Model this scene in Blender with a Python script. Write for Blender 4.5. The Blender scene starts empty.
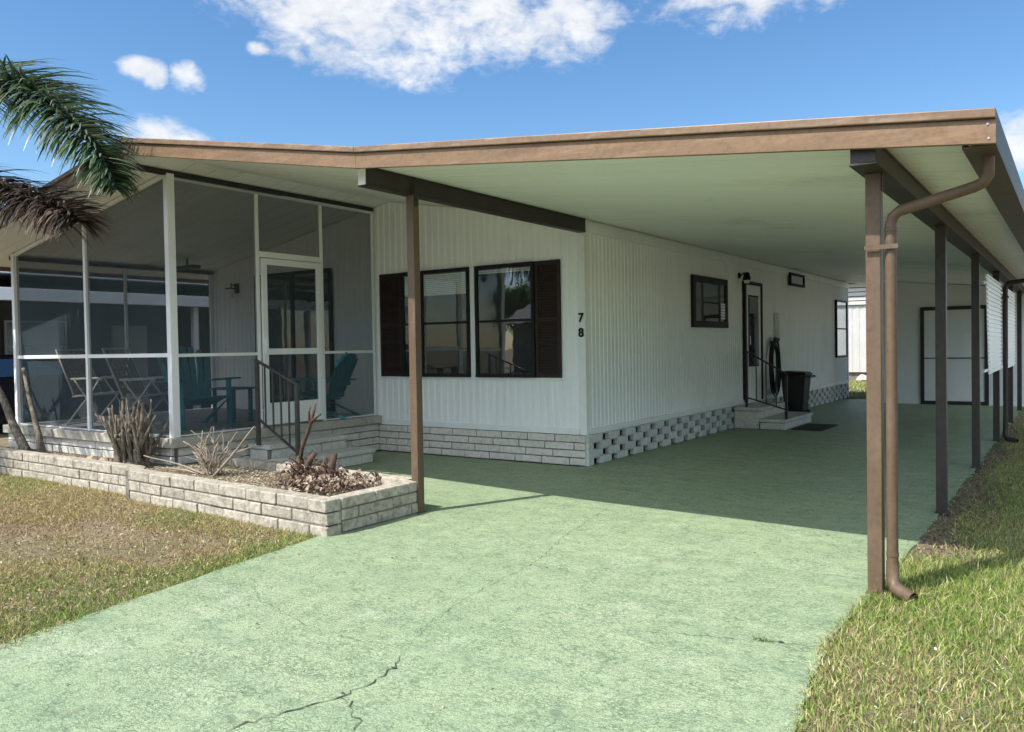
import bpy, math, random
import numpy as np
from mathutils import Vector, Matrix
random.seed(7); rng = np.random.default_rng(11)
scene = bpy.context.scene
COL = scene.collection
R = math.radians

# ------------------------------------------------------------------ materials
def new_mat(name):
    m = bpy.data.materials.new(name); m.use_nodes = True
    nt = m.node_tree; nt.nodes.clear()
    out = nt.nodes.new('ShaderNodeOutputMaterial')
    return m, nt, out
def N(nt, t, **kw):
    n = nt.nodes.new(t)
    for k, v in kw.items():
        if k in n.inputs.keys(): n.inputs[k].default_value = v
        else: setattr(n, k, v)
    return n
def mixc(nt, fac, a, b, blend='MIX'):
    n = nt.nodes.new('ShaderNodeMix'); n.data_type = 'RGBA'; n.blend_type = blend
    for sock, v in ((n.inputs[0], fac), (n.inputs[6], a), (n.inputs[7], b)):
        if isinstance(v, bpy.types.NodeSocket): nt.links.new(v, sock)
        elif isinstance(v, (int, float)): sock.default_value = v
        else: sock.default_value = (*v, 1) if len(v) == 3 else v
    return n.outputs[2]
def noise(nt, vec, scale, detail=4, rough=.55, dist=0, stretch=None):
    if stretch:
        mp = nt.nodes.new('ShaderNodeMapping'); mp.inputs['Scale'].default_value = stretch
        nt.links.new(vec, mp.inputs['Vector']); vec = mp.outputs[0]
    n = N(nt, 'ShaderNodeTexNoise', Scale=scale, Detail=detail, Roughness=rough, Distortion=dist)
    nt.links.new(vec, n.inputs['Vector']); return n.outputs[0]
def ramp(nt, fac, p0, p1, c0=(0, 0, 0), c1=(1, 1, 1)):
    r = nt.nodes.new('ShaderNodeValToRGB'); e = r.color_ramp.elements
    e[0].position = p0; e[1].position = p1; e[0].color = (*c0, 1); e[1].color = (*c1, 1)
    nt.links.new(fac, r.inputs[0]); return r.outputs[0]
def pos(nt):
    g = nt.nodes.new('ShaderNodeNewGeometry'); return g.outputs['Position']
def obc(nt):
    g = nt.nodes.new('ShaderNodeTexCoord'); return g.outputs['Object']
def bump(nt, h, strength, dist=.01):
    b = N(nt, 'ShaderNodeBump', Strength=strength, Distance=dist)
    nt.links.new(h, b.inputs['Height']); return b.outputs[0]
def princ(nt, out, base, rough=.6, normal=None, metal=0, spec=.5, **kw):
    p = N(nt, 'ShaderNodeBsdfPrincipled')
    p.inputs['Metallic'].default_value = metal
    p.inputs['Specular IOR Level'].default_value = spec
    for sock, v in ((p.inputs['Base Color'], base), (p.inputs['Roughness'], rough)):
        if isinstance(v, bpy.types.NodeSocket): nt.links.new(v, sock)
        elif isinstance(v, (int, float)): sock.default_value = v
        else: sock.default_value = (*v, 1)
    for k, v in kw.items(): p.inputs[k].default_value = v
    if normal: nt.links.new(normal, p.inputs['Normal'])
    nt.links.new(p.outputs[0], out.inputs[0]); return p
def paint(name, col, var=.12, dirt=None, dirtamt=.3, rough=.55, scale=3, bmp=.15, bscale=60, stretch=None, island=0, spec=.4, metal=0, speck=.25):
    """painted / weathered surface: large mottling, dirt streaks, fine grain"""
    m, nt, out = new_mat(name); P = pos(nt)
    dark = tuple(c * (1 - var * 2) for c in col); lite = tuple(min(1, c * (1 + var)) for c in col)
    c = mixc(nt, ramp(nt, noise(nt, P, scale, 6, .6, stretch=stretch), .3, .7), dark, lite)
    c = mixc(nt, ramp(nt, noise(nt, P, bscale * .7, 3), .45, .75), c, mixc(nt, speck, c, (0, 0, 0)))
    if island:
        g = nt.nodes.new('ShaderNodeNewGeometry')
        c = mixc(nt, island, c, ramp(nt, g.outputs['Random Per Island'], 0, 1, (.35, .35, .33), (1, 1, 1)), 'MULTIPLY')
    if dirt:
        d = ramp(nt, noise(nt, P, scale * 2.3, 8, .7, .4, stretch=stretch), .5, .72)
        mul = N(nt, 'ShaderNodeMath', operation='MULTIPLY'); nt.links.new(d, mul.inputs[0]); mul.inputs[1].default_value = dirtamt
        c = mixc(nt, mul.outputs[0], c, dirt)
    b = bump(nt, noise(nt, P, bscale, 5, .65), bmp, .01)
    princ(nt, out, c, rough, b, metal, spec); return m

M = {}
M['siding'] = paint('white_siding', (.83, .85, .84), .03, (.5, .51, .46), .25, .5, .9, .0, 30, stretch=(1, 1, .25), speck=.03)
M['trim'] = paint('white_trim', (.78, .80, .78), .03, (.5, .5, .46), .2, .5, 2, .0, speck=.05)
M['whitemetal'] = paint('white_metal', (.78, .80, .80), .03, (.5, .5, .47), .15, .4, 3, .0, speck=.04)
M['fascia'] = paint('worn_tan_fascia', (.198, .122, .068), .14, (.30, .215, .14), .55, .6, 3.2, .2, 45, stretch=(.35, 1, 3))
M['fasciadrip'] = paint('tan_drip_edge', (.205, .13, .078), .12, (.44, .38, .31), .45, .45, 4, .1, 45, stretch=(.4, 1, 2))
M['fasciasplice'] = paint('fascia_paint_splice', (.42, .29, .20), .1, (.5, .4, .3), .4, .6, 4)
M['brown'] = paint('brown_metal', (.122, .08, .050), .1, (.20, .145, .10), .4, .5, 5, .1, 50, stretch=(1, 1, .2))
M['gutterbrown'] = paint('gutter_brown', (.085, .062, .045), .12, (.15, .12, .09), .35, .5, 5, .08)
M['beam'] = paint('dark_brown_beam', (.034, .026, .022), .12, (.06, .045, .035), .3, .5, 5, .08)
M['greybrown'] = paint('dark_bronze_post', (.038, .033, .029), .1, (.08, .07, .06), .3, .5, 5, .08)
M['blackmetal'] = paint('black_metal', (.022, .022, .024), .1, (.08, .07, .06), .2, .4, 8, .04)
M['greymetal'] = paint('grey_metal', (.085, .082, .078), .12, (.16, .15, .13), .3, .4, 8, .05, metal=.3)
M['block'] = paint('whitewashed_block', (.50, .455, .375), .14, (.17, .155, .125), .75, .85, 9, 1.0, 30, island=.3, speck=.5)
M['skirtblock'] = paint('cream_skirting_block', (.66, .64, .58), .05, (.36, .34, .29), .4, .75, 5, .55, 34, island=.12)
M['mortar'] = paint('old_mortar', (.20, .19, .165), .2, (.1, .1, .08), .4, .95, 8, .4)
M['greenblock'] = paint('grey_green_screen_block', (.62, .64, .60), .06, (.25, .27, .23), .35, .8, 5, .4, 34, island=.15)
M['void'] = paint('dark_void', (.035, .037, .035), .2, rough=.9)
M['slab'] = paint('pale_concrete', (.44, .415, .355), .1, (.24, .22, .19), .45, .85, 4, .5, 45)
M['stepcap'] = paint('step_concrete', (.60, .59, .53), .07, (.34, .33, .28), .4, .8, 5, .4, 45)
M['porchfloor'] = paint('porch_floor_paint', (.42, .42, .39), .12, (.2, .19, .17), .4, .6, 4, .2)
M['shutter'] = paint('brown_shutter', (.04, .028, .024), .06, (.05, .04, .035), .2, .65, 8, spec=.2)
M['bronze'] = paint('bronze_frame', (.018, .017, .016), .1, (.04, .035, .03), .2, .6, 10, spec=.2)
M['blind'] = paint('pale_blind', (.85, .86, .83), .04, None, 0, .6, 6)
M['shedwall'] = paint('shed_white', (.74, .77, .77), .03, (.56, .58, .56), .2, .55, 1.4, .0, 30, speck=.03)
M['roof'] = paint('roof_coating', (.70, .70, .68), .06, (.4, .38, .33), .5, .6, 2)
M['teal'] = paint('teal_wood', (.06, .27, .33), .15, (.11, .29, .34), .4, .6, 9, .15)
M['chairmetal'] = paint('aged_cream_aluminium', (.62, .60, .53), .08, (.3, .28, .24), .3, .35, 8)
M['webbing'] = paint('brown_webbing', (.27, .21, .16), .15, (.36, .3, .22), .4, .8, 20)
M['plasticblack'] = paint('black_plastic', (.014, .014, .015), .15, (.05, .05, .05), .25, .45, 8)
M['rubber'] = paint('dark_mat', (.035, .038, .035), .2, (.09, .08, .07), .4, .9, 20, .8)
M['hose'] = paint('dark_green_hose', (.02, .035, .025), .15, (.06, .08, .06), .3, .45, 10)
M['bark'] = paint('grey_weathered_wood', (.235, .20, .155), .3, (.07, .055, .045), .85, .9, 11, 1.6, 30, stretch=(3, 3, .4), speck=.5)
M['barkcut'] = paint('pale_cut_wood', (.42, .33, .23), .15, (.2, .15, .1), .5, .85, 20, .4)
M['twig'] = paint('pale_dry_twig', (.31, .26, .20), .15, (.2, .16, .12), .4, .9, 14, .4)
M['darkbark'] = paint('dark_brown_bark', (.10, .062, .045), .2, (.2, .13, .09), .4, .9, 14, .9)
M['palmtrunk'] = paint('palm_trunk', (.24, .22, .19), .15, (.1, .09, .07), .5, .9, 4, 1, 20, stretch=(.5, .5, 4))
M['asphalt'] = paint('asphalt', (.13, .128, .12), .15, (.18, .17, .16), .4, .9, 1.5, .7, 80)
M['carpaint'] = paint('dark_blue_paint', (.006, .008, .013), .05, None, 0, .4, 3, 0, spec=.15)
M['tyre'] = paint('tyre', (.02, .02, .02), .1, None, 0, .85)
M['silver'] = paint('alloy', (.5, .5, .5), .05, None, 0, .3, metal=.8)
M['neighwall'] = paint('grey_siding', (.13, .135, .14), .06, (.2, .2, .2), .2, .7, 1.5)
M['neighroof'] = paint('grey_shingle', (.17, .165, .165), .15, (.1, .1, .1), .4, .9, 3, .5)
M['tanwall'] = paint('tan_wall', (.13, .115, .10), .06, (.2, .2, .17), .3, .8, 1.5)
M['stone'] = paint('pale_stone', (.6, .57, .5), .1, (.3, .28, .24), .3, .9, 20, .5, island=.4)
M['red'] = paint('tail_lamp', (.3, .01, .01), .05, None, 0, .2)

def glass(name, f0=.09, see=.9):
    m, nt, out = new_mat(name)
    lw = N(nt, 'ShaderNodeLayerWeight', Blend=.5)
    pw = nt.nodes.new('ShaderNodeMath'); pw.operation = 'POWER'; nt.links.new(lw.outputs['Facing'], pw.inputs[0]); pw.inputs[1].default_value = 4.5
    ma = nt.nodes.new('ShaderNodeMath'); ma.operation = 'MULTIPLY_ADD'; nt.links.new(pw.outputs[0], ma.inputs[0]); ma.inputs[1].default_value = 1 - f0; ma.inputs[2].default_value = f0
    gl = N(nt, 'ShaderNodeBsdfGlossy', Roughness=.015); gl.inputs[0].default_value = (.92, .96, 1, 1)
    w = bump(nt, noise(nt, pos(nt), 2.2, 2, .5), .05, .02)
    nt.links.new(w, gl.inputs['Normal'])
    tr = N(nt, 'ShaderNodeBsdfTransparent'); tr.inputs[0].default_value = (see, see * 1.01, see, 1)
    mx = nt.nodes.new('ShaderNodeMixShader'); nt.links.new(ma.outputs[0], mx.inputs[0])
    nt.links.new(tr.outputs[0], mx.inputs[1]); nt.links.new(gl.outputs[0], mx.inputs[2])
    nt.links.new(mx.outputs[0], out.inputs[0]); return m
M['glass'] = glass('window_glass')
def screenmat():
    m, nt, out = new_mat('insect_screen')
    tr = N(nt, 'ShaderNodeBsdfTransparent'); df = N(nt, 'ShaderNodeBsdfDiffuse')
    df.inputs[0].default_value = (.062, .084, .096, 1)
    mx = nt.nodes.new('ShaderNodeMixShader'); mx.inputs[0].default_value = .30
    nt.links.new(tr.outputs[0], mx.inputs[1]); nt.links.new(df.outputs[0], mx.inputs[2])
    nt.links.new(mx.outputs[0], out.inputs[0]); return m
M['screen'] = screenmat()

def ceilmat():
    m, nt, out = new_mat('ceiling_pan_paint'); P = pos(nt)
    c = mixc(nt, ramp(nt, noise(nt, P, 1.1, 5, stretch=(.4, 1.5, 1)), .3, .7), (.76, .78, .73), (.82, .84, .80))
    c = mixc(nt, ramp(nt, noise(nt, P, .6, 8, .7), .55, .8), c, (.45, .46, .38))
    sp = nt.nodes.new('ShaderNodeSeparateXYZ'); nt.links.new(P, sp.inputs[0])
    md = N(nt, 'ShaderNodeMath', operation='FRACT'); d = N(nt, 'ShaderNodeMath', operation='DIVIDE'); d.inputs[1].default_value = .305
    nt.links.new(sp.outputs[1], d.inputs[0]); nt.links.new(d.outputs[0], md.inputs[0])
    seam = ramp(nt, md.outputs[0], .0, .07, (0, 0, 0), (1, 1, 1))
    c = mixc(nt, seam, mixc(nt, .34, c, (.1, .1, .08)), c)
    princ(nt, out, c, .55, bump(nt, seam, .5, .01), 0, .35); return m
M['ceiling'] = ceilmat()

def drivemat():
    m, nt, out = new_mat('green_painted_concrete'); P = pos(nt)
    c = mixc(nt, ramp(nt, noise(nt, P, .7, 6, .6), .3, .72), (.31, .40, .235), (.41, .475, .305))
    # worn tyre bands and brush streaks that run along and across the slab
    st = noise(nt, P, 1.6, 6, .65, .5, stretch=(.6, 3.2, 1))
    c = mixc(nt, ramp(nt, st, .46, .68), c, (.29, .37, .235))
    wr = noise(nt, P, 2.1, 8, .75)
    c = mixc(nt, ramp(nt, wr, .56, .74), c, (.48, .53, .39))
    # trowel-sweep stipple: short curved dark flecks where paint has gone
    fl = noise(nt, P, 34, 4, .6, 1.8, stretch=(1, 1.7, 1))
    mod = ramp(nt, noise(nt, P, 1.4, 5, .6, .6), .32, .66, (.5, .5, .5), (1, 1, 1))
    fm = N(nt, 'ShaderNodeMath', operation='MULTIPLY'); nt.links.new(ramp(nt, fl, .46, .60), fm.inputs[0]); nt.links.new(mod, fm.inputs[1])
    c = mixc(nt, fm.outputs[0], c, mixc(nt, .80, c, (.09, .14, .08)))
    # drips and old stains
    stn = ramp(nt, noise(nt, P, 2.6, 3, .5, .8), .66, .74); c = mixc(nt, stn, c, mixc(nt, .30, c, (.12, .13, .10)))
    # worm-like crackle of the old coating
    v2 = N(nt, 'ShaderNodeTexVoronoi', feature='DISTANCE_TO_EDGE', Scale=30.0)
    nv2 = N(nt, 'ShaderNodeTexNoise', Scale=26.0, Detail=3.0); nt.links.new(P, nv2.inputs['Vector'])
    vb = N(nt, 'ShaderNodeVectorMath', operation='MULTIPLY_ADD'); vb.inputs[1].default_value = (.07, .07, 0)
    nt.links.new(nv2.outputs[1], vb.inputs[0]); nt.links.new(P, vb.inputs[2])
    mpp = nt.nodes.new('ShaderNodeMapping'); mpp.inputs['Scale'].default_value = (.75, 1.35, 1); nt.links.new(vb.outputs[0], mpp.inputs['Vector']); nt.links.new(mpp.outputs[0], v2.inputs['Vector'])
    e2 = ramp(nt, v2.outputs[0], .03, .11, (1, 1, 1), (0, 0, 0))
    p2 = ramp(nt, noise(nt, P, 7, 4, .6), .40, .60)
    q2 = N(nt, 'ShaderNodeMath', operation='MULTIPLY'); nt.links.new(e2, q2.inputs[0]); nt.links.new(p2, q2.inputs[1])
    c = mixc(nt, q2.outputs[0], c, mixc(nt, .72, c, (.10, .16, .09)))
    # short scuffed gouges running across
    sc = ramp(nt, noise(nt, P, 4.5, 7, .7, .8, stretch=(.8, 4.5, 1)), .60, .70); c = mixc(nt, sc, c, mixc(nt, .45, c, (.10, .15, .10)))
    f2 = noise(nt, P, 120, 3, .6)
    c = mixc(nt, ramp(nt, f2, .48, .64), c, mixc(nt, .45, c, (.09, .13, .08)))
    # hairline craze
    v = N(nt, 'ShaderNodeTexVoronoi', feature='DISTANCE_TO_EDGE', Scale=5.5)
    nv = N(nt, 'ShaderNodeTexNoise', Scale=9.0, Detail=4.0)
    nt.links.new(P, nv.inputs['Vector'])
    va = N(nt, 'ShaderNodeVectorMath', operation='MULTIPLY_ADD'); va.inputs[1].default_value = (.22, .22, 0)
    nt.links.new(nv.outputs[1], va.inputs[0]); nt.links.new(P, va.inputs[2]); nt.links.new(va.outputs[0], v.inputs['Vector'])
    ed = ramp(nt, v.outputs[0], .004, .016, (1, 1, 1), (0, 0, 0))
    pm = ramp(nt, noise(nt, P, .9, 3), .45, .62)
    mm = N(nt, 'ShaderNodeMath', operation='MULTIPLY'); nt.links.new(ed, mm.inputs[0]); nt.links.new(pm, mm.inputs[1])
    m2 = N(nt, 'ShaderNodeMath', operation='MULTIPLY'); nt.links.new(mm.outputs[0], m2.inputs[0]); m2.inputs[1].default_value = .5
    c = mixc(nt, m2.outputs[0], c, (.09, .13, .09))
    hh = N(nt, 'ShaderNodeMath', operation='ADD'); nt.links.new(fl, hh.inputs[0]); nt.links.new(f2, hh.inputs[1])
    rg = ramp(nt, wr, .3, .7, (.42, .42, .42), (.62, .62, .62))
    princ(nt, out, c, rg, bump(nt, hh.outputs[0], .34, .012), 0, .35); return m
M['drive'] = drivemat()

def soilmat():
    m, nt, out = new_mat('lawn_soil'); P = pos(nt)
    c = mixc(nt, ramp(nt, noise(nt, P, 1.3, 6), .35, .65), (.21, .155, .11), (.31, .25, .165))
    c = mixc(nt, ramp(nt, noise(nt, P, .5, 5), .45, .62), c, (.19, .19, .09))
    c = mixc(nt, ramp(nt, noise(nt, P, 60, 4, .7), .4, .7), c, (.25, .20, .13))
    c = mixc(nt, ramp(nt, noise(nt, P, 22, 4, .7), .55, .75), c, (.06, .045, .03))
    princ(nt, out, c, .95, bump(nt, noise(nt, P, 45, 6, .7), 1, .02), 0, .2); return m
M['soil'] = soilmat()
def attrmat(name, rough=.7, trans=.0, two=None):
    m, nt, out = new_mat(name)
    a = N(nt, 'ShaderNodeAttribute', attribute_name='col')
    p = princ(nt, out, a.outputs[0], rough, None, 0, .25)
    if trans:
        t = N(nt, 'ShaderNodeBsdfTranslucent'); nt.links.new(a.outputs[0], t.inputs[0])
        mx = nt.nodes.new('ShaderNodeMixShader'); mx.inputs[0].default_value = trans
        nt.links.new(p.outputs[0], mx.inputs[1]); nt.links.new(t.outputs[0], mx.inputs[2])
        nt.links.new(mx.outputs[0], out.inputs[0])
    return m
M['blade'] = attrmat('grass_blades', .65, .25)
M['leaf'] = attrmat('leaves', .36, .2)
M['litter'] = attrmat('dead_leaves', .8, .1)

# ------------------------------------------------------------------ mesh builder
class MB:
    def __init__(s): s.v = []; s.f = []
    def box(s, x0, x1, y0, y1, z0, z1):
        b = len(s.v)
        s.v += [(x0, y0, z0), (x1, y0, z0), (x1, y1, z0), (x0, y1, z0), (x0, y0, z1), (x1, y0, z1), (x1, y1, z1), (x0, y1, z1)]
        s.f += [[b + i for i in q] for q in ((3, 2, 1, 0), (4, 5, 6, 7), (0, 1, 5, 4), (1, 2, 6, 5), (2, 3, 7, 6), (3, 0, 4, 7))]
        return s
    def hexa(s, p):   # 8 points, bottom 4 ccw then top 4
        b = len(s.v); s.v += [tuple(q) for q in p]
        s.f += [[b + i for i in q] for q in ((3, 2, 1, 0), (4, 5, 6, 7), (0, 1, 5, 4), (1, 2, 6, 5), (2, 3, 7, 6), (3, 0, 4, 7))]
        return s
    def bar(s, p0, p1, w, h, up=(0, 0, 1)):
        p0 = Vector(p0); p1 = Vector(p1); d = (p1 - p0).normalized(); up = Vector(up)
        if abs(d.dot(up)) > .97: up = Vector((0, 1, 0)) if abs(d.y) < .9 else Vector((1, 0, 0))
        sx = d.cross(up).normalized(); sz = sx.cross(d).normalized()
        q = []
        for p in (p0, p1):
            for a, c in ((-1, -1), (1, -1), (1, 1), (-1, 1)): q.append(p + sx * (a * w / 2) + sz * (c * h / 2))
        b = len(s.v); s.v += [tuple(x) for x in q]
        s.f += [[b + i for i in k] for k in ((0, 1, 2, 3), (7, 6, 5, 4), (4, 5, 1, 0), (5, 6, 2, 1), (6, 7, 3, 2), (7, 4, 0, 3))]
        return s
    def tube(s, pts, r, n=8, cap=True):
        pts = [Vector(p) for p in pts]; m = len(pts)
        rs = r if isinstance(r, (list, tuple)) else [r] * m
        b = len(s.v); ref = None
        for i, p in enumerate(pts):
            d = (pts[min(i + 1, m - 1)] - pts[max(i - 1, 0)]).normalized()
            if ref is None:
                ref = d.cross(Vector((0, 0, 1)) if abs(d.z) < .9 else Vector((1, 0, 0))).normalized()
            ref = (ref - d * ref.dot(d)).normalized(); o = d.cross(ref)
            for k in range(n):
                a = 2 * math.pi * k / n
                s.v.append(tuple(p + (ref * math.cos(a) + o * math.sin(a)) * rs[i]))
        for i in range(m - 1):
            for k in range(n):
                k2 = (k + 1) % n
                s.f.append([b + i * n + k, b + (i + 1) * n + k, b + (i + 1) * n + k2, b + i * n + k2])
        if cap:
            s.f.append([b + k for k in range(n)]); s.f.append([b + (m - 1) * n + k for k in reversed(range(n))])
        return s
    def lathe(s, prof, c=(0, 0, 0), n=20, axis='Z'):
        b = len(s.v)
        for r, z in prof:
            for k in range(n):
                a = 2 * math.pi * k / n; p = (r * math.cos(a), r * math.sin(a), z)
                if axis == 'Y': p = (p[0], p[2], p[1])
                if axis == 'X': p = (p[2], p[0], p[1])
                s.v.append((p[0] + c[0], p[1] + c[1], p[2] + c[2]))
        for i in range(len(prof) - 1):
            for k in range(n):
                k2 = (k + 1) % n
                s.f.append([b + i * n + k, b + i * n + k2, b + (i + 1) * n + k2, b + (i + 1) * n + k])
        s.f.append([b + k for k in reversed(range(n))]); s.f.append([b + (len(prof) - 1) * n + k for k in range(n)])
        return s
    def prism(s, poly, y0, y1, axis='Y'):  # poly in (x,z) extruded along Y ; axis X: poly in (y,z) extruded along X
        b = len(s.v); n = len(poly)
        for y in (y0, y1):
            for a, c in poly:
                s.v.append((a, y, c) if axis == 'Y' else (y, a, c) if axis == 'X' else (a, c, y))
        s.f.append([b + i for i in range(n)]); s.f.append([b + n + i for i in reversed(range(n))])
        for i in range(n):
            j = (i + 1) % n; s.f.append([b + i, b + n + i, b + n + j, b + j])
        return s
    def build(s, name, mat, parent=None, bevel=0, smooth=False, local=False):
        off = Vector((0, 0, 0))
        if parent is not None and not local: off = Vector(parent.get('_w', (0, 0, 0)))
        me = bpy.data.meshes.new(name)
        me.from_pydata([(v[0] - off.x, v[1] - off.y, v[2] - off.z) for v in s.v], [], s.f)
        me.validate()
        import bmesh
        bm = bmesh.new(); bm.from_mesh(me); bmesh.ops.recalc_face_normals(bm, faces=bm.faces); bm.to_mesh(me); bm.free()
        if smooth:
            me.polygons.foreach_set('use_smooth', [True] * len(me.polygons))
        me.materials.append(M[mat] if isinstance(mat, str) else mat)
        o = bpy.data.objects.new(name, me); COL.objects.link(o)
        if parent is not None:
            o.parent = parent; o['_w'] = tuple(off)
        else: o['_w'] = (0, 0, 0)
        if bevel:
            md = o.modifiers.new('Bevel', 'BEVEL'); md.width = bevel; md.segments = 2; md.limit_method = 'ANGLE'
        return o
def thing(name, label, cat, loc=(0, 0, 0), group=None, local=False):
    o = bpy.data.objects.new(name, None); COL.objects.link(o); o.empty_display_size = .2
    o.location = loc; o['_w'] = (0, 0, 0) if local else tuple(loc)
    o['label'] = label; o['category'] = cat
    if group: o['group'] = group
    return o
def tag(o, label=None, cat=None, group=None, kind=None):
    for k, v in (('label', label), ('category', cat), ('group', group), ('kind', kind)):
        if v: o[k] = v
    return o
def copy_tree(o, parent=None):
    c = o.copy(); COL.objects.link(c)
    if parent: c.parent = parent
    for ch in list(o.children): copy_tree(ch, c)
    return c
def npmesh(name, verts, faces_counts, loops, mat, cols=None, smooth=False):
    me = bpy.data.meshes.new(name)
    me.vertices.add(len(verts)); me.vertices.foreach_set('co', verts.astype(np.float32).ravel())
    me.loops.add(len(loops)); me.loops.foreach_set('vertex_index', loops.astype(np.int32))
    st = np.concatenate([[0], np.cumsum(faces_counts)[:-1]]).astype(np.int32)
    me.polygons.add(len(faces_counts)); me.polygons.foreach_set('loop_start', st)
    me.update(calc_edges=True)
    if cols is not None:
        a = me.color_attributes.new('col', 'FLOAT_COLOR', 'POINT')
        c4 = np.ones((len(verts), 4), np.float32); c4[:, :3] = cols; a.data.foreach_set('color', c4.ravel())
    me.materials.append(M[mat]); me.validate()
    if smooth: me.polygons.foreach_set('use_smooth', [True] * len(me.polygons))
    o = bpy.data.objects.new(name, me); COL.objects.link(o); o['_w'] = (0, 0, 0); return o

# ------------------------------------------------------------------ camera, sun, sky
cam = bpy.data.cameras.new('camera'); cob = bpy.data.objects.new('camera', cam); COL.objects.link(cob)
yaw, pitch, roll, f = R(34.501), R(-1.356), R(-.955), 819.7
Fv = Vector((-math.sin(yaw) * math.cos(pitch), math.cos(yaw) * math.cos(pitch), math.sin(pitch)))
Rv = Vector((math.cos(yaw), math.sin(yaw), 0)); Uv = Rv.cross(Fv)
R2 = Rv * math.cos(roll) + Uv * math.sin(roll); U2 = -Rv * math.sin(roll) + Uv * math.cos(roll)
mw = Matrix((R2, U2, -Fv)).transposed().to_4x4(); mw.translation = (0, 0, 1.45)
cob.matrix_world = mw
cam.sensor_width = 36; cam.lens = f * 36 / 1024; cam.clip_end = 2000; cam.clip_start = .05
scene.camera = cob

sd = Vector((.31, .70, -1)).normalized()
sun = bpy.data.lights.new('sun', 'SUN'); sun.energy = 3.75; sun.angle = R(.5); sun.color = (1, .955, .88)
so = bpy.data.objects.new('sun', sun); COL.objects.link(so)
so.rotation_euler = sd.to_track_quat('-Z', 'Y').to_euler(); so.location = (-10, -20, 30)
sel = math.asin(-sd.z); saz = math.atan2(-sd.x, -sd.y)

w = bpy.data.worlds.new('World'); scene.world = w; w.use_nodes = True
nt = w.node_tree; nt.nodes.clear()
wo = nt.nodes.new('ShaderNodeOutputWorld'); bg = nt.nodes.new('ShaderNodeBackground')
sky = N(nt, 'ShaderNodeTexSky', sky_type='NISHITA', sun_disc=False); sky.sun_elevation = sel; sky.sun_rotation = saz % (2 * math.pi)
sky.air_density = 1.0; sky.dust_density = .35; sky.ozone_density = 2.2
tc = nt.nodes.new('ShaderNodeTexCoord'); sx = nt.nodes.new('ShaderNodeSeparateXYZ'); nt.links.new(tc.outputs['Generated'], sx.inputs[0])
def Mth(op, a, b=None, c=None, clamp=False):
    n = nt.nodes.new('ShaderNodeMath'); n.operation = op; n.use_clamp = clamp
    for i, v in enumerate((a, b, c)):
        if v is None: continue
        if isinstance(v, bpy.types.NodeSocket): nt.links.new(v, n.inputs[i])
        else: n.inputs[i].default_value = v
    return n.outputs[0]
az = Mth('MULTIPLY', Mth('ARCTAN2', sx.outputs[0], sx.outputs[1]), 57.2958)
el = Mth('MULTIPLY', Mth('ARCSINE', sx.outputs[2]), 57.2958)
cv = nt.nodes.new('ShaderNodeCombineXYZ'); nt.links.new(Mth('MULTIPLY', az, .1), cv.inputs[0]); nt.links.new(Mth('MULTIPLY', el, .16), cv.inputs[1])
n1 = N(nt, 'ShaderNodeTexNoise', Scale=3.0, Detail=9.0, Roughness=.62, Distortion=.35); nt.links.new(cv.outputs[0], n1.inputs['Vector'])
n2 = N(nt, 'ShaderNodeTexNoise', Scale=1.1, Detail=6.0, Roughness=.55); nt.links.new(cv.outputs[0], n2.inputs['Vector'])
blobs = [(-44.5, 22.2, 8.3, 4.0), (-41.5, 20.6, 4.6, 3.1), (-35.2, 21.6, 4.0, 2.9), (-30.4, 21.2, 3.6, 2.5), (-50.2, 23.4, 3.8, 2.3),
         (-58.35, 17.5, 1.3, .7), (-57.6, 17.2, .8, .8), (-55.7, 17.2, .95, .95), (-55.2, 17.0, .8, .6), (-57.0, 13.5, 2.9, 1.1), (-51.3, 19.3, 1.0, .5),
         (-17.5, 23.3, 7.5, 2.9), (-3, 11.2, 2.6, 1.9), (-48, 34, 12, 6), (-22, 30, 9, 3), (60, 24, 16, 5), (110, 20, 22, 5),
         (160, 26, 26, 13), (-150, 28, 26, 14), (178, 14, 20, 7), (-120, 17, 14, 6), (130, 20, 14, 6), (-105, 30, 16, 9), (120, 45, 24, 12), (-170, 55, 30, 10), (20, 36, 15, 5), (175, 40, 14, 5), (-165, 40, 30, 10)]  # mostly unseen clouds, added behind the camera to light the shaded front wall
fld = None
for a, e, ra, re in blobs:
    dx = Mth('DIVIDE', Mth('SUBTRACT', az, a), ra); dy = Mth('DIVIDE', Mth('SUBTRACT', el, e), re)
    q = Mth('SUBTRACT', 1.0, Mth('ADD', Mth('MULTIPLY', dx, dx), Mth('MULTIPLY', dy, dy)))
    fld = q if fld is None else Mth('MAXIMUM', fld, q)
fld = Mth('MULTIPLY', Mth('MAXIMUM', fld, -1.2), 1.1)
n4 = N(nt, 'ShaderNodeTexNoise', Scale=9.0, Detail=6.0, Roughness=.55, Distortion=.4); nt.links.new(cv.outputs[0], n4.inputs['Vector'])
den = Mth('ADD', Mth('ADD', fld, Mth('MULTIPLY', Mth('SUBTRACT', n1.outputs[0], .5), 3.6)), Mth('MULTIPLY', Mth('SUBTRACT', n4.outputs[0], .5), 1.7))
mr = nt.nodes.new('ShaderNodeMapRange'); mr.interpolation_type = 'SMOOTHSTEP'
nt.links.new(den, mr.inputs[0]); mr.inputs[1].default_value = -.45; mr.inputs[2].default_value = 1.35
cm = Mth('MULTIPLY', mr.outputs[0], .93)
n3 = N(nt, 'ShaderNodeTexNoise', Scale=5.5, Detail=7.0, Roughness=.6, Distortion=.6); nt.links.new(cv.outputs[0], n3.inputs['Vector'])
shd = Mth('ADD', Mth('MULTIPLY', n2.outputs[0], .6), Mth('MULTIPLY', n3.outputs[0], .4))
cc0 = ramp(nt, shd, .36, .62, (.78, .82, .88), (1.05, 1.05, 1.05))
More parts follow.
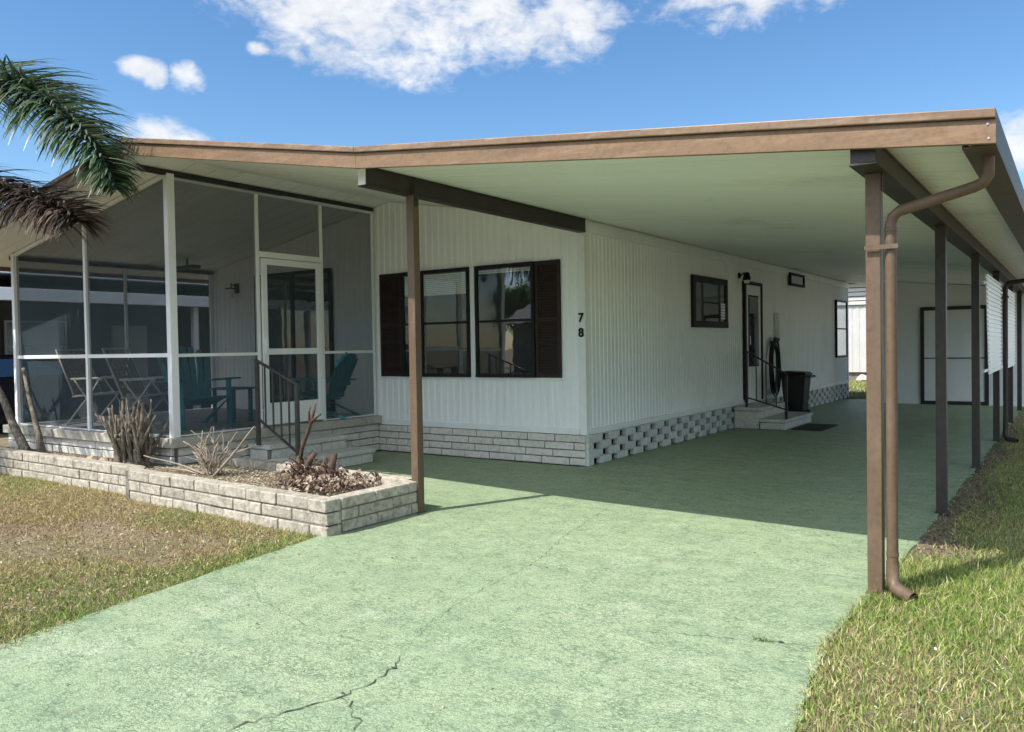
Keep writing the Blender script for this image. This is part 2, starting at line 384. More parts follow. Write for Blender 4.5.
cloud_fill = nt.nodes.new('ShaderNodeMapRange'); nt.links.new(sx.outputs[1], cloud_fill.inputs[0]); cloud_fill.inputs[1].default_value = .3; cloud_fill.inputs[2].default_value = -.6; cloud_fill.inputs[3].default_value = 5.7; cloud_fill.inputs[4].default_value = 21  # boosts clouds behind the camera as added fill for the shaded walls
cvm = nt.nodes.new('ShaderNodeVectorMath'); cvm.operation = 'SCALE'; nt.links.new(cc0, cvm.inputs[0]); nt.links.new(cloud_fill.outputs[0], cvm.inputs['Scale'])
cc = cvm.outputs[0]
hs = N(nt, 'ShaderNodeHueSaturation', Saturation=1.22, Value=1.0); nt.links.new(sky.outputs[0], hs.inputs['Color'])
skyc = hs.outputs[0]
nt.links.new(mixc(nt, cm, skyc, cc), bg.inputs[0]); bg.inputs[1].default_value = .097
nt.links.new(bg.outputs[0], wo.inputs[0])
vs = scene.view_settings; vs.view_transform = 'Standard'; vs.look = 'None'; vs.exposure = .88; vs.gamma = 1; vs.use_curve_mapping = False
scene.render.engine = 'CYCLES'; scene.cycles.max_bounces = 10; scene.cycles.diffuse_bounces = 5; scene.cycles.transparent_max_bounces = 16

# ------------------------------------------------------------------ ground, drive, street
def sheet(name, pts, z, mat, depth=0):
    b = MB(); n = len(pts)
    b.v = [(x, y, z) for x, y in pts] + ([(x, y, z - depth) for x, y in pts] if depth else [])
    b.f = [list(range(n))]
    if depth:
        for i in range(n): b.f.append([i, (i + 1) % n, n + (i + 1) % n, n + i])
    o = b.build(name, mat); tag(o, kind='structure'); return o
sheet('ground', [(-400, -400), (400, -400), (400, 400), (-400, 400)], -.014, 'soil')
def rough_line(p0, p1, n, amp):
    out = []
    for i in range(n):
        t = i / n; out.append((p0[0] + (p1[0] - p0[0]) * t + random.uniform(-amp, amp), p0[1] + (p1[1] - p0[1]) * t + random.uniform(-amp, amp)))
    return out
dp = []
dp += rough_line((-3.9, -3.0), (-4.44, 1.9), 40, .008) + rough_line((-4.44, 1.9), (-4.88, 4.5), 40, .01)
dp += [(-4.92, 4.62), (-5.0, 5.4), (-8.1, 5.45), (-8.1, 8.5), (-4.9, 8.5), (-4.9, 21.6)]
dp += [(-.90, 21.6)]
dp += rough_line((-.90, 21.5), (-.93, 5.4), 90, .018) + rough_line((-.93, 5.4), (-.96, 4.75), 10, .012) + rough_line((-.96, 4.7), (-.99, 4.1), 10, .012)
dp += rough_line((-.98, 4.0), (-.86, 3.1), 20, .015) + rough_line((-.86, 3.1), (-.5, -3.0), 50, .012) + [(-.5, -3.0)]
sheet('driveway', dp, 0, 'drive', .06)
sheet('street', [(-200, -10.5), (200, -10.5), (200, -3.0), (-200, -3.0)], -.02, 'asphalt')
sheet('neighbour_drive', [(-19.5, -3), (-14.2, -3), (-14.2, 16), (-19.5, 16)], -.02, 'slab')
sheet('opposite_drive', [(-12, -10.5), (-12, -20), (-7.5, -20), (-7.5, -10.5)], -.02, 'slab')
# cracks: dark slivers in the slab
m, nt_, out_ = new_mat('crack_dark'); princ(nt_, out_, (.045, .06, .04), .95); M['crack'] = m
def crack(pts, w0, seed, side=0):
    rr = random.Random(seed); b = MB(); L = []; 
    P = [Vector((x, y, 0)) for x, y in pts]; dense = []
    for i in range(len(P) - 1):
        k = max(3, int((P[i + 1] - P[i]).length / .035))
        for j in range(k): dense.append(P[i].lerp(P[i + 1], j / k) + Vector((rr.uniform(-.014, .014), rr.uniform(-.014, .014), 0)))
    dense.append(P[-1]); n = len(dense)
    for i, p in enumerate(dense):
        d = (dense[min(i + 1, n - 1)] - dense[max(i - 1, 0)]).normalized(); s = Vector((-d.y, d.x, 0))
        w_ = w0 * (.25 + rr.random() ** 1.6 * 1.1) * math.sin(math.pi * (i + .6) / (n + .2)) ** .35
        b.v += [tuple(p + s * w_ + Vector((0, 0, .004))), tuple(p - s * w_ + Vector((0, 0, .004)))]
        if i: q = len(b.v) - 4; b.f.append([q, q + 1, q + 3, q + 2])
    return b
cb = crack([(-2.70, 1.7), (-2.66, 2.0), (-2.58, 2.2), (-2.53, 2.37), (-2.52, 2.55), (-2.55, 2.73), (-2.63, 2.86)], .0042, 1)
for a in (crack([(-2.63, 2.86), (-2.78, 3.2), (-2.88, 3.54), (-2.95, 4.1), (-2.99, 4.65), (-3.2, 5.3), (-3.32, 5.94), (-3.6, 7.2)], .0017, 2),
          crack([(-2.52, 2.36), (-2.44, 2.36), (-2.38, 2.28), (-2.29, 2.25), (-2.2, 2.0)], .003, 3),
          crack([(-1.9, 3.72), (-1.58, 3.82), (-1.35, 3.9), (-1.17, 3.95), (-.98, 4.0)], .0025, 4),
          crack([(-4.3, 3.3), (-3.9, 3.05), (-3.3, 2.9), (-2.62, 2.86)], .0012, 5)):
    k = len(cb.v); cb.v += a.v; cb.f += [[i + k for i in q] for q in a.f]
# patches where the crack has spalled / weeds
for (x, y, r0) in ((-2.545, 2.72, .012), (-2.54, 2.40, .008), (-1.17, 3.955, .012)):
    k = len(cb.v); cb.v += [(x + r0 * random.uniform(.5, 1.2) * math.cos(t * math.pi / 5) * 1.6, y + r0 * random.uniform(.4, 1) * math.sin(t * math.pi / 5), .0055) for t in range(10)]
    cb.f.append([k + t for t in range(10)])
tag(cb.build('driveway_crack', 'crack'), kind='structure')

# ------------------------------------------------------------------ profile of the roof
XL, XP, XK, XR = -12.55, -7.93, -4.68, -.33
def cz(x):       # ceiling height over x
    if x < XP: return 3.515 - .176 * (XP - x)
    if x < XK: return 3.515 + (2.935 - 3.515) * (x - XP) / (XK - XP)
    return 2.935 + (2.465 - 2.935) * (x - XK) / (XR - XK)
YF, YB = 4.70, 22.5
XS, YH, XPO, YPO, SL = -4.83, 8.575, -8.25, 5.367, .50
HX0 = -12.0

def siding(b, a0, a1, fixed, z0, ztop, axis, sgn, period=.1, depth=.009, flat=False):
    """ribbed sheet: runs along axis between a0 and a1, bulging towards sgn"""
    prof = [(0, 0), (.34, 0), (.46, 1), (.88, 1)]
    xs = []; n = int(abs(a1 - a0) / period) + 1
    for i in range(n):
        for t, d in prof:
            a = a0 + (i + t) * period
            if a < a1: xs.append((a, d * depth))
    xs.append((a1, 0)); k = len(b.v)
    for a, d in xs:
        for z in (z0, ztop(a) if callable(ztop) else ztop):
            p = fixed + sgn * d
            b.v.append((a, p, z) if axis == 'X' else (p, a, z))
    for i in range(len(xs) - 1):
        q = k + 2 * i; b.f.append([q, q + 2, q + 3, q + 1])

home = thing('mobile_home', 'long white ribbed mobile home with brown shutters and block skirting beside the green driveway', 'house', (-8.4, 15.4, 0))
# core solid behind the siding
core = MB()
pl = [(HX0 + .05, .3), (XS - .03, .3), (XS - .03, cz(XS) - .004), (XP, cz(XP) - .01), (HX0 + .05, cz(HX0) - .01)]
core.prism(pl, YH + .03, 22.28)
core.build('wall_core', 'void', home)
b = MB(); siding(b, HX0, XS - .02, YH, .385, lambda x: cz(x) - .006, 'X', -1, .11, .007); b.build('front_wall', 'siding', home)
b = MB(); siding(b, YH + .02, 22.3, XS, .385, cz(XS) - .006, 'Y', 1, .1, .009); b.build('side_wall', 'siding', home)
b = MB(); siding(b, YH, 22.3, HX0, .385, cz(HX0) - .006, 'Y', -1, .1, .009); b.build('far_side_wall', 'siding', home)
b = MB(); siding(b, HX0, XS, 22.3, .385, lambda x: cz(x) - .006, 'X', 1, .1, .009); b.build('rear_wall', 'siding', home)
b = MB()
b.box(XS - .075, XS + .018, YH - .018, YH + .055, .375, cz(XS) - .004)             # corner
b.box(XS + .002, XS + .026, YH + .06, 22.3, .375, .445)                         # bottom rails
b.box(XPO + .03, XS - .08, YH - .024, YH - .001, .375, .45)
b.box(XS + .002, XS + .035, YH + .06, 22.3, 2.80, 2.925)                        # top rail
b.box(XS + .002, XS + .02, 22.24, 22.33, .45, 2.79)
b.build('corner_trim', 'trim', home, .003)
for z in (1.30, 2.05):     # sheet seams on front wall: narrow battens
    pass
# skirting
def bond(b, p0, p1, z0, courses, ch, bl, th, gap=.008, jit=.006, seed=1, closed=(False, False)):
    rr = random.Random(seed); p0 = Vector((*p0, 0)); p1 = Vector((*p1, 0)); L = (p1 - p0).length; d = (p1 - p0) / L; nrm = Vector((d.y, -d.x, 0))
    for c in range(courses):
        s = -bl * (.5 if c % 2 else 0) + rr.uniform(-.03, .03)
        while s < L - .02:
            l = bl * rr.choice((1, 1, 1, 1, .97, 1.04))
            if L - (s + l) < .13: l = L - s + .001
            a = max(s, 0) + gap / 2; e = min(s + l, L) - gap / 2
            if e - a > .03:
                o = rr.uniform(-jit, jit); za = z0 + c * ch + gap / 2 + rr.uniform(-.002, .002); zb = z0 + (c + 1) * ch - gap / 2
                q = []
                for z in (za, zb):
                    for (t, u) in ((a, th / 2 + o), (e, th / 2 + o + rr.uniform(-.004, .004)), (e, -th / 2), (a, -th / 2)):
                        q.append(p0 + d * t + nrm * u + Vector((0, 0, z)))
                b.hexa(q)
            s += l
    return b
b = bond(MB(), (XPO + .02, YH + .02), (XS - .0, YH + .02), 0, 4, .093, .40, .10, .012, .005, 3); b.build('front_skirting', 'skirtblock', home, .006)
MB().box(XPO, XS - .03, YH - .012, YH + .06, 0, .37).build('skirting_mortar', 'mortar', home)
b = MB(); y = YH + .08; per = .46
b.box(XS - .03, XS + .03, YH + .0, YH + .07, 0, .372)
for r_ in range(4):
    s = YH + .07 + (.0 if r_ % 2 else per / 2) - per
    z0 = r_ * .093
    while s < 22.3:
        a, e = max(s, YH + .075), min(s + per - .17, 22.3)
        if e > a + .02: b.box(XS - .035, XS + .03, a, e, z0 + .002, z0 + .091)
        # thin webs above and below openings
        s += per
    b.box(XS - .034, XS + .024, YH + .072, 22.3, z0 + .078, z0 + .0925)
b.build('side_skirting', 'greenblock', home, .004)
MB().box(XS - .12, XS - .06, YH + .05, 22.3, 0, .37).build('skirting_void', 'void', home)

# windows -----------------------------------------------------------------
def window(parent, axis, fx, sgn, a0, a1, z0, z1, frame='bronze', fw=.045, sash=.5, blind=None, glassm='glass', name='window'):
    """frame proud of wall plane fx; opening between a0,a1 along axis"""
    def bx(b, p0, p1, d0, d1, za, zb):
        lo, hi = sorted((fx + sgn * d0, fx + sgn * d1))
        if axis == 'X': b.box(p0, p1, lo, hi, za, zb)
        else: b.box(lo, hi, p0, p1, za, zb)
        return b
    fr = MB()
    bx(fr, a0, a1, .0, .05, z1 - fw, z1); bx(fr, a0, a1, .0, .055, z0, z0 + fw)
    bx(fr, a0, a0 + fw, .0, .05, z0 + fw, z1 - fw); bx(fr, a1 - fw, a1, .0, .05, z0 + fw, z1 - fw)
    if sash:
        zm = z0 + (z1 - z0) * sash; bx(fr, a0 + fw, a1 - fw, .012, .048, zm - .016, zm + .016)
    o = fr.build(name, frame, parent, .003)
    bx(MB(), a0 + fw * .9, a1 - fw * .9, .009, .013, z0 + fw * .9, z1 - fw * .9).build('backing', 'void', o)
    if blind:
        bb = MB(); zt, zb = blind; z = z1 - fw - .01
        zz = zt
        while zz > zb:
            bx(bb, a0 + fw + .01, a1 - fw - .01, .015, .019, zz - .022, zz); zz -= .026
        bb.build('blind', 'blind', o)
    bx(MB(), a0 + fw, a1 - fw, .030, .034, z0 + fw, z1 - fw).build('glass_pane', glassm, o)
    return o
def shutter(parent, x0, x1, z0, z1):
    b = MB(); y1 = YH - .006; y0 = YH - .034
    b.box(x0, x0 + .045, y0, y1, z0, z1); b.box(x1 - .045, x1, y0, y1, z0, z1)
    b.box(x0 + .045, x1 - .045, y0 + .002, y1, z1 - .05, z1); b.box(x0 + .045, x1 - .045, y0 + .002, y1, z0, z0 + .05)
    b.box(x0 + .045, x1 - .045, y0 + .002, y1, (z0 + z1) / 2 - .025, (z0 + z1) / 2 + .025)
    b.box(x0 + .05, x1 - .05, y1 - .006, y1 - .001, z0 + .05, z1 - .05)
    z = z0 + .06
    while z < z1 - .07:
        if True:
            b.hexa([(x0 + .04, y0 + .006, z), (x1 - .04, y0 + .006, z), (x1 - .04, y1, z + .008), (x0 + .04, y1, z + .008),
                    (x0 + .04, y0 + .006, z + .006), (x1 - .04, y0 + .006, z + .006), (x1 - .04, y1, z + .034), (x0 + .04, y1, z + .034)])
        z += .034
    return b.build('shutter', 'shutter', parent, .002)
WZ0, WZ1 = 1.06, 2.50
shutter(home, -8.13, -7.72, WZ0, WZ1); shutter(home, -5.51, -5.15, WZ0, WZ1)
window(home, 'X', YH - .008, -1, -7.71, -7.40, WZ0, WZ1, blind=(2.44, 2.18))
window(home, 'X', YH - .008, -1, -7.365, -6.525, WZ0, WZ1, blind=(2.44, 2.16))
window(home, 'X', YH - .008, -1, -6.43, -5.515, WZ0, WZ1, blind=(2.44, 2.40))
b = MB()
for x0, x1 in ((-7.40, -7.365), (-6.525, -6.43)): b.box(x0 + .001, x1 - .001, YH - .03, YH - .004, WZ0, WZ1)
b.box(-8.16, -5.12, YH - .02, YH - .006, WZ0 - .035, WZ0 - .002); b.build('window_mullion', 'trim', home)
# side windows
o = window(home, 'Y', XS + .008, 1, 11.84, 13.34, 1.70, 2.50, sash=0, fw=.10)
b = MB(); b.box(XS + .02, XS + .045, 12.22, 12.27, 1.80, 2.40); b.box(XS + .02, XS + .045, 12.95, 13.0, 1.80, 2.40)
b.box(XS + .02, XS + .045, 12.27, 12.95, 2.08, 2.11); b.build('mullion', 'bronze', o)
b = MB()
for k in range(6): b.box(XS + .046, XS + .056, 13.03, 13.2, 1.84 + k * .045, 1.875 + k * .045)
b.build('vent_louvre', 'trim', o)
window(home, 'Y', XS + .008, 1, 20.93, 22.05, 1.05, 2.46, blind=(2.40, 1.12))
window(home, 'Y', XS + .034, 1, 16.94, 17.98, 2.60, 2.86, sash=0, blind=(2.81, 2.645), fw=.05, name='small_high_window')
# side door
dfr = MB(); y0, y1, z0, z1 = 14.2, 15.18, .40, 2.54; F0 = XS + .008
dfr.box(F0, F0 + .05, y0, y0 + .075, z0, z1); dfr.box(F0, F0 + .05, y1 - .06, y1, z0, z1); dfr.box(F0, F0 + .05, y0 + .075, y1 - .06, z1 - .06, z1)
dr = MB().box(F0, F0 + .028, y0 + .075, y1 - .06, z0, z1 - .06).build('side_door', 'trim', home)
dfr.build('door_frame', 'bronze', dr)
b = MB(); b.box(F0 + .029, F0 + .04, 14.42, 14.96, 1.02, 2.30); b.build('door_glass', 'void', dr)
b = MB(); b.box(F0 + .041, F0 + .046, 14.45, 14.93, 1.05, 2.27); b.build('glass_pane', 'glass', dr)
b = MB(); b.tube([(F0 + .05, 14.33, 1.42), (F0 + .09, 14.33, 1.42), (F0 + .09, 14.33, 1.56), (F0 + .05, 14.33, 1.56)], .011); b.lathe([(.0, .0), (.028, .0), (.028, .02), (.0, .03)], (F0 + .03, 14.33, 1.3), 12, 'X'); b.build('door_handle', 'silver', dr)
b = MB(); b.box(F0 + .029, F0 + .034, 14.29, 14.37, 1.55, 1.82); b.build('door_sticker', 'whitemetal', dr)
# wall lamp by side door
b = MB(); b.lathe([(.05, 0), (.05, .02), (.02, .04)], (XS + .01, 14.02, 2.62), 12, 'X'); b.tube([(XS + .03, 14.02, 2.62), (XS + .10, 14.02, 2.66), (XS + .15, 14.02, 2.62)], .014)
b.lathe([(.015, .07), (.05, .05), (.065, -.04), (.065, -.07)], (XS + .15, 14.02, 2.60), 12); lo = b.build('wall_lamp', 'bronze', home, smooth=True)
MB().lathe([(.045, -.12), (.055, -.07), (.03, -.06)], (XS + .15, 14.02, 2.60), 12).build('lamp_shade', 'blind', lo, smooth=True)
# meter box
b = MB(); b.box(XS + .01, XS + .10, 16.02, 16.42, 1.30, 2.02); b.box(XS + .10, XS + .112, 16.04, 16.40, 1.32, 2.0); b.build('electric_box', 'trim', home, .006)
# digits 7 and 8 (real font outlines, solid)
def digit(ch, x, z, parent):
    cu = bpy.data.curves.new('number', 'FONT'); cu.body = ch; cu.size = .145; cu.extrude = .004; cu.align_x = 'CENTER'; cu.offset = .004
    to = bpy.data.objects.new('tmp', cu); COL.objects.link(to)
    dg = bpy.context.evaluated_depsgraph_get(); me = bpy.data.meshes.new_from_object(to.evaluated_get(dg))
    bpy.data.objects.remove(to)
    off = Vector(parent['_w'])
    for v in me.vertices:
        c = v.co.copy(); v.co = Vector((x + c.x, YH - .030 - c.z, z + c.y)) - off
    me.materials.clear(); me.materials.append(M['bronze'])
    o = bpy.data.objects.new('house_number', me); COL.objects.link(o); o.parent = parent; o['_w'] = tuple(off)
digit('7', -4.865, 1.735, home); digit('8', -4.865, 1.555, home)
home.children[-2]['label'] = 'black number 7'; home.children[-1]['label'] = 'black number 8'
# roof of home (left gable to kink)
TH = .10
rp = [(XL, cz(XL)), (XP, cz(XP)), (XK, cz(XK)), (XK, cz(XK) + TH), (XP, cz(XP) + TH), (XL, cz(XL) + TH)]
ceil = MB(); rf = MB()
for (xa, xb) in ((XL, XP), (XP, XK)):
    ceil.hexa([(xa, YF + .01, cz(xa)), (xb, YF + .01, cz(xb)), (xb, YB, cz(xb)), (xa, YB, cz(xa)),
               (xa, YF + .01, cz(xa) + .02), (xb, YF + .01, cz(xb) + .02), (xb, YB, cz(xb) + .02), (xa, YB, cz(xa) + .02)])
    rf.hexa([(xa, YF + .01, cz(xa) + .022), (xb, YF + .01, cz(xb) + .022), (xb, YB, cz(xb) + .022), (xa, YB, cz(xa) + .022),
             (xa, YF + .01, cz(xa) + TH), (xb, YF + .01, cz(xb) + TH), (xb, YB, cz(xb) + TH), (xa, YB, cz(xa) + TH)])
ceil.build('soffit', 'ceiling', home); rf.build('roof', 'roof', home)
def fascia(parent, segs, ends=True):
    lo = MB(); up = MB()
    for xa, xb in segs:
        for b_, y0_, y1_, d0, d1 in ((lo, YF - .022, YF + .008, -.058, .062), (up, YF - .045, YF + .008, .064, .112)):
            b_.hexa([(xa, y0_, cz(xa) + d0), (xb, y0_, cz(xb) + d0), (xb, y1_, cz(xb) + d0), (xa, y1_, cz(xa) + d0),
                     (xa, y0_, cz(xa) + d1), (xb, y0_, cz(xb) + d1), (xb, y1_, cz(xb) + d1), (xa, y1_, cz(xa) + d1)])
    f_ = lo.build('fascia_board', 'fascia', parent, .003); up.build('drip_edge', 'fasciadrip', f_, .006)
fascia(home, ((XL, XP), (XP, XK - .001)))
b = MB()   # side eave board left
b.box(XL - .025, XL, YF - .02, YB, cz(XL) - .06, cz(XL) + .11); b.build('eave_board', 'fascia', home, .003)

# ------------------------------------------------------------------ carport
cp = thing('carport', 'flat tan-edged carport roof on thin brown posts over the green driveway', 'carport', (-2.8, 13, 0))
b = MB(); b.hexa([(XK + .001, YF + .01, cz(XK)), (XR, YF + .01, cz(XR)), (XR, YB, cz(XR)), (XK + .001, YB, cz(XK)),
                  (XK + .001, YF + .01, cz(XK) + .02), (XR, YF + .01, cz(XR) + .02), (XR, YB, cz(XR) + .02), (XK + .001, YB, cz(XK) + .02)]); b.build('ceiling', 'ceiling', cp)
b = MB(); b.hexa([(XK + .001, YF + .01, cz(XK) + .022), (XR, YF + .01, cz(XR) + .022), (XR, YB, cz(XR) + .022), (XK + .001, YB, cz(XK) + .022),
                  (XK + .001, YF + .01, cz(XK) + TH), (XR, YF + .01, cz(XR) + TH), (XR, YB, cz(XR) + TH), (XK + .001, YB, cz(XK) + TH)]); b.build('roof', 'roof', cp)
fascia(cp, ((XK, XR + .012),))
# gutter along the right edge: brown box gutter hung on side board
zr = cz(XR)
b = MB(); b.box(XR - .14, XR + .012, YF + .012, YB, zr - .062, zr - .05)
b.box(XR + .0, XR + .012, YF + .012, YB, zr - .05, zr + .108); b.box(XR - .14, XR - .128, YF + .012, YB, zr - .05, zr - .002)
b.build('gutter', 'gutterbrown', cp, .003)
for x, dz in ((XR - .02, -.03), (XR - .024, .04)): MB().lathe([(.006, 0), (.006, .004)], (x, YF - .0232 - .003, zr + dz), 8, 'Y').build('screw', 'silver', cp)
# beams
def beam(x, w, y0, y1, z0, z1, mat='beam'):
    b = MB(); b.box(x - w / 2, x + w / 2, y0, y1, z0 + .012, z1 - .012)
    b.box(x - w / 2 - .006, x + w / 2 + .006, y0, y1, z0, z0 + .012); b.box(x - w / 2 - .006, x + w / 2 + .006, y0, y1, z1 - .012, z1)
    return b
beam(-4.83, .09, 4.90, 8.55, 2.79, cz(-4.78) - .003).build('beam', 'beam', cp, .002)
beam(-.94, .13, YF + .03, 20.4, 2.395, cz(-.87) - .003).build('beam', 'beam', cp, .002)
MB().box(-4.87, -4.79, 4.892, 4.899, 2.80, 2.93).build('beam_cap', 'trim', cp)
# posts
def post(x, y, z1, mat, w=.08):
    b = MB(); b.box(x - w / 2, x + w / 2, y - w / 2, y + w / 2, -.04, z1)
    o = b.build('post', mat, cp, .005)
    k = MB(); k.box(x - w / 2 - .012, x + w / 2 + .012, y - w / 2 - .012, y + w / 2 + .012, -.03, .006); k.build('post_foot', mat, o, .003)
    k = MB(); k.box(x + w / 2 + .001, x + w / 2 + .006, y - .02, y + .02, z1 - .1, z1 + .09); k.build('strap', 'beam', o)
    return o
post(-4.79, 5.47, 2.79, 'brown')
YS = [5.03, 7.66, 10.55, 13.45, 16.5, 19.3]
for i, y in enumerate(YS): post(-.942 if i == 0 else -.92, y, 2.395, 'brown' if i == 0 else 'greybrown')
# downspouts
def spout(y, xv, ztop, zside, ygut, foot, mat):
    b = MB()
    ps = [(xv, y, .10), (xv, y, ztop - .05), (xv + .012, y, ztop - .01), (xv + .045, y, ztop + .02), (-.44, ygut + .02, zside - .005), (-.40, ygut + .01, zside + .01), (-.375, ygut, zside + .045), (-.372, ygut, zr - .06)]
    rr_ = .031; b.tube(ps, rr_, 12, False)
    o = b.build('downspout', mat, cp, smooth=True)
    e = MB(); e.tube([(xv, y, .20), (xv, y, .09), (xv + .02, y - .03, .055), (xv + foot[0], y + foot[1], .03)], [.034, .036, .038, .036], 12, False); e.build('spout_foot', mat, o, smooth=True)
    s_ = MB(); s_.box(xv - .13, xv + .045, y - .048, y - .042, ztop - .19, ztop - .165); s_.build('spout_strap', mat, o)
    for z in (.23, ztop - .09):
        MB().tube([(xv, y, z), (xv, y, z + .02)], .034, 12).build('spout_collar', mat, o)
spout(5.01, -.852, 2.15, 2.26, 4.97, (.12, -.10), 'brown')
spout(13.3, -.80, 2.20, 2.26, 13.25, (.14, -.10), 'beam')

# shade panels on the outside of the posts
def shade(y0, y1, z0, z1, sk, label):
    t = thing('shade_panel', label, 'awning', (-.84, (y0 + y1) / 2, z0), 'white shade panels on the carport posts')
    b = MB(); n = 44; x = -.845
    for i in range(n):
        za = z0 + (z1 - z0) * i / n; zb = z0 + (z1 - z0) * (i + 1) / n; o = .012 * (i % 2)
        ya = y0 + sk * (i / n); yb = y1
        b.hexa([(x, ya, za), (x + .008 + o, ya, za), (x + .008 + o, yb, za), (x, yb, za), (x, ya, zb), (x + .008 + o, ya, zb), (x + .008 + o, yb, zb), (x, yb, zb)])
    b.build('slat_sheet', 'whitemetal', t)
    b = MB()
    for z in (z0 + .05, z1 - .1): b.box(x - .02, x - .002, y0 - .45, y1 + .1, z - .015, z + .015)
    b.build('rail', 'whitemetal', t)
    return t
shade(11.15, 13.0, 1.03, 2.19, -.35, 'white slatted shade panel on the carport posts, nearer one, left of the far downspout')
shade(13.75, 16.1, 1.0, 2.19, -.2, 'white slatted shade panel on the carport posts, farther one, right of the far downspout')

# ------------------------------------------------------------------ utility shed at the end
sh = thing('utility_shed', 'white storage shed closing the far end of the carport, dark framed double door', 'shed', (-1.2, 22, 0))
b = MB(); zA, zB = cz(-3.62) - .004, cz(XR) - .004
b.hexa([(-3.62, 20.5, -.04), (XR - .15, 20.5, -.04), (XR - .15, 22.4, -.04), (-3.62, 22.4, -.04), (-3.62, 20.5, zA), (XR - .15, 20.5, zB), (XR - .15, 22.4, zB), (-3.62, 22.4, zA)])
b.box(XR - .15, 1.4, 20.5, 23.6, -.04, 2.38); b.build('wall', 'shedwall', sh)
b = MB(); b.box(-3.66, -3.56, 20.47, 20.56, -.04, 2.78); b.box(-3.5, -.9, 20.48, 20.497, 0, .07); b.build('corner_trim', 'trim', sh)
b = MB(); b.box(-.2, 1.6, 20.3, 23.8, 2.382, 2.48); b.build('roof', 'roof', sh)
d = MB().box(-2.80, -1.62, 20.47, 20.498, .08, 2.10).build('door', 'shedwall', sh)
b = MB(); b.box(-2.88, -2.80, 20.45, 20.498, .0, 2.18); b.box(-1.62, -1.54, 20.45, 20.498, 0, 2.18); b.box(-2.80, -1.62, 20.45, 20.498, 2.10, 2.18); b.box(-2.80, -1.62, 20.45, 20.498, 0, .08)
b.build('door_frame', 'blackmetal', d); MB().box(-2.80, -1.62, 20.455, 20.469, 1.02, 1.045).build('door_rail', 'blackmetal', d)
MB().lathe([(.02, -.03), (.03, -.02), (.03, 0)], (-1.74, 20.46, 1.0), 12, 'Y').build('door_knob', 'silver', d)

# ------------------------------------------------------------------ screened porch
po = thing('screened_porch', 'raised porch with dark insect screens in white frames under the gable', 'porch', (-10.1, 6.9, 0))
b = MB(); b.box(-12.04, XPO + .12, YPO - .12, YH - .03, SL - .105, SL); b.build('slab_edge', 'slab', po, .008)
b = MB(); b.box(-11.93, XPO - .005, YPO + .06, YH - .04, SL + .001, SL + .006); b.build('floor', 'porchfloor', po)
b = bond(MB(), (-12, YPO - .02), (XPO + .03, YPO - .02), 0, 4, .098, .40, .10, .012, .005, 8)
bond(b, (XPO + .02, YPO - .0), (XPO + .02, YH - .04), 0, 4, .098, .40, .10, .012, .005, 9)
bond(b, (-11.97, YH - .05), (-11.97, YPO), 0, 4, .098, .40, .10, .012, .005, 10)
b.build('base_blocks', 'skirtblock', po, .006)
MB().box(-11.96, XPO + .035, YPO - .03, YH - .05, 0, SL - .11).build('base_mortar', 'mortar', po)
def pz(x): return cz(x) - .015
# posts
def frame_piece(name, f_): return f_.build(name, 'whitemetal', po, .003)
frame_piece('corner_post', MB().box(XPO - .038, XPO + .038, YPO - .045, YPO + .045, SL, 3.42))
frame_piece('corner_post', MB().box(-11.86, -11.79, YPO - .035, YPO + .035, SL, pz(-11.8)))
frame_piece('upright', MB().box(-10.04, -9.99, YPO - .025, YPO + .025, SL, pz(-10)))
frame_piece('rail', MB().box(-11.79, -10.04, YPO - .02, YPO + .02, 1.395, 1.44)); frame_piece('rail', MB().box(-9.99, XPO - .038, YPO - .02, YPO + .02, 1.395, 1.44))
for xa, xb in ((-11.79, -10.04), (-9.99, XPO - .038)):
    frame_piece('head_rail', MB().hexa([(xa, YPO - .02, pz(xa) - .045), (xb, YPO - .02, pz(xb) - .045), (xb, YPO + .02, pz(xb) - .045), (xa, YPO + .02, pz(xa) - .045),
                         (xa, YPO - .02, pz(xa)), (xb, YPO - .02, pz(xb)), (xb, YPO + .02, pz(xb)), (xa, YPO + .02, pz(xa))]))
    frame_piece('sill_rail', MB().box(xa, xb, YPO - .015, YPO + .015, SL + .007, SL + .02))
# side face (X = XPO)
HT = 3.39
for y in (6.53, 7.56): frame_piece('upright', MB().box(XPO - .022, XPO + .022, y - .022, y + .022, SL, HT - .03))
frame_piece('upright', MB().box(XPO - .03, XPO + .02, YH - .07, YH - .03, SL, HT - .03))
frame_piece('head_rail', MB().bar((XPO, YPO + .046, 3.435), (XPO, YH - .03, 3.39), .036, .03))
MB().box(XPO - .02, XPO + .03, YF + .06, YH - .03, HT + .008, HT + .062).build('shadow_gap_strip', 'blackmetal', po)  # black strip stands in for the shaded gap above the head rail
for ya, yb in ((YPO + .046, 6.507), (7.583, YH - .071)):
    frame_piece('rail', MB().box(XPO - .016, XPO + .016, ya, yb, 1.395, 1.432)); frame_piece('sill_rail', MB().box(XPO - .015, XPO + .015, ya, yb, SL + .007, SL + .02))
frame_piece('door_header', MB().box(XPO - .03, XPO + .03, 6.553, 7.537, 2.60, 2.67))
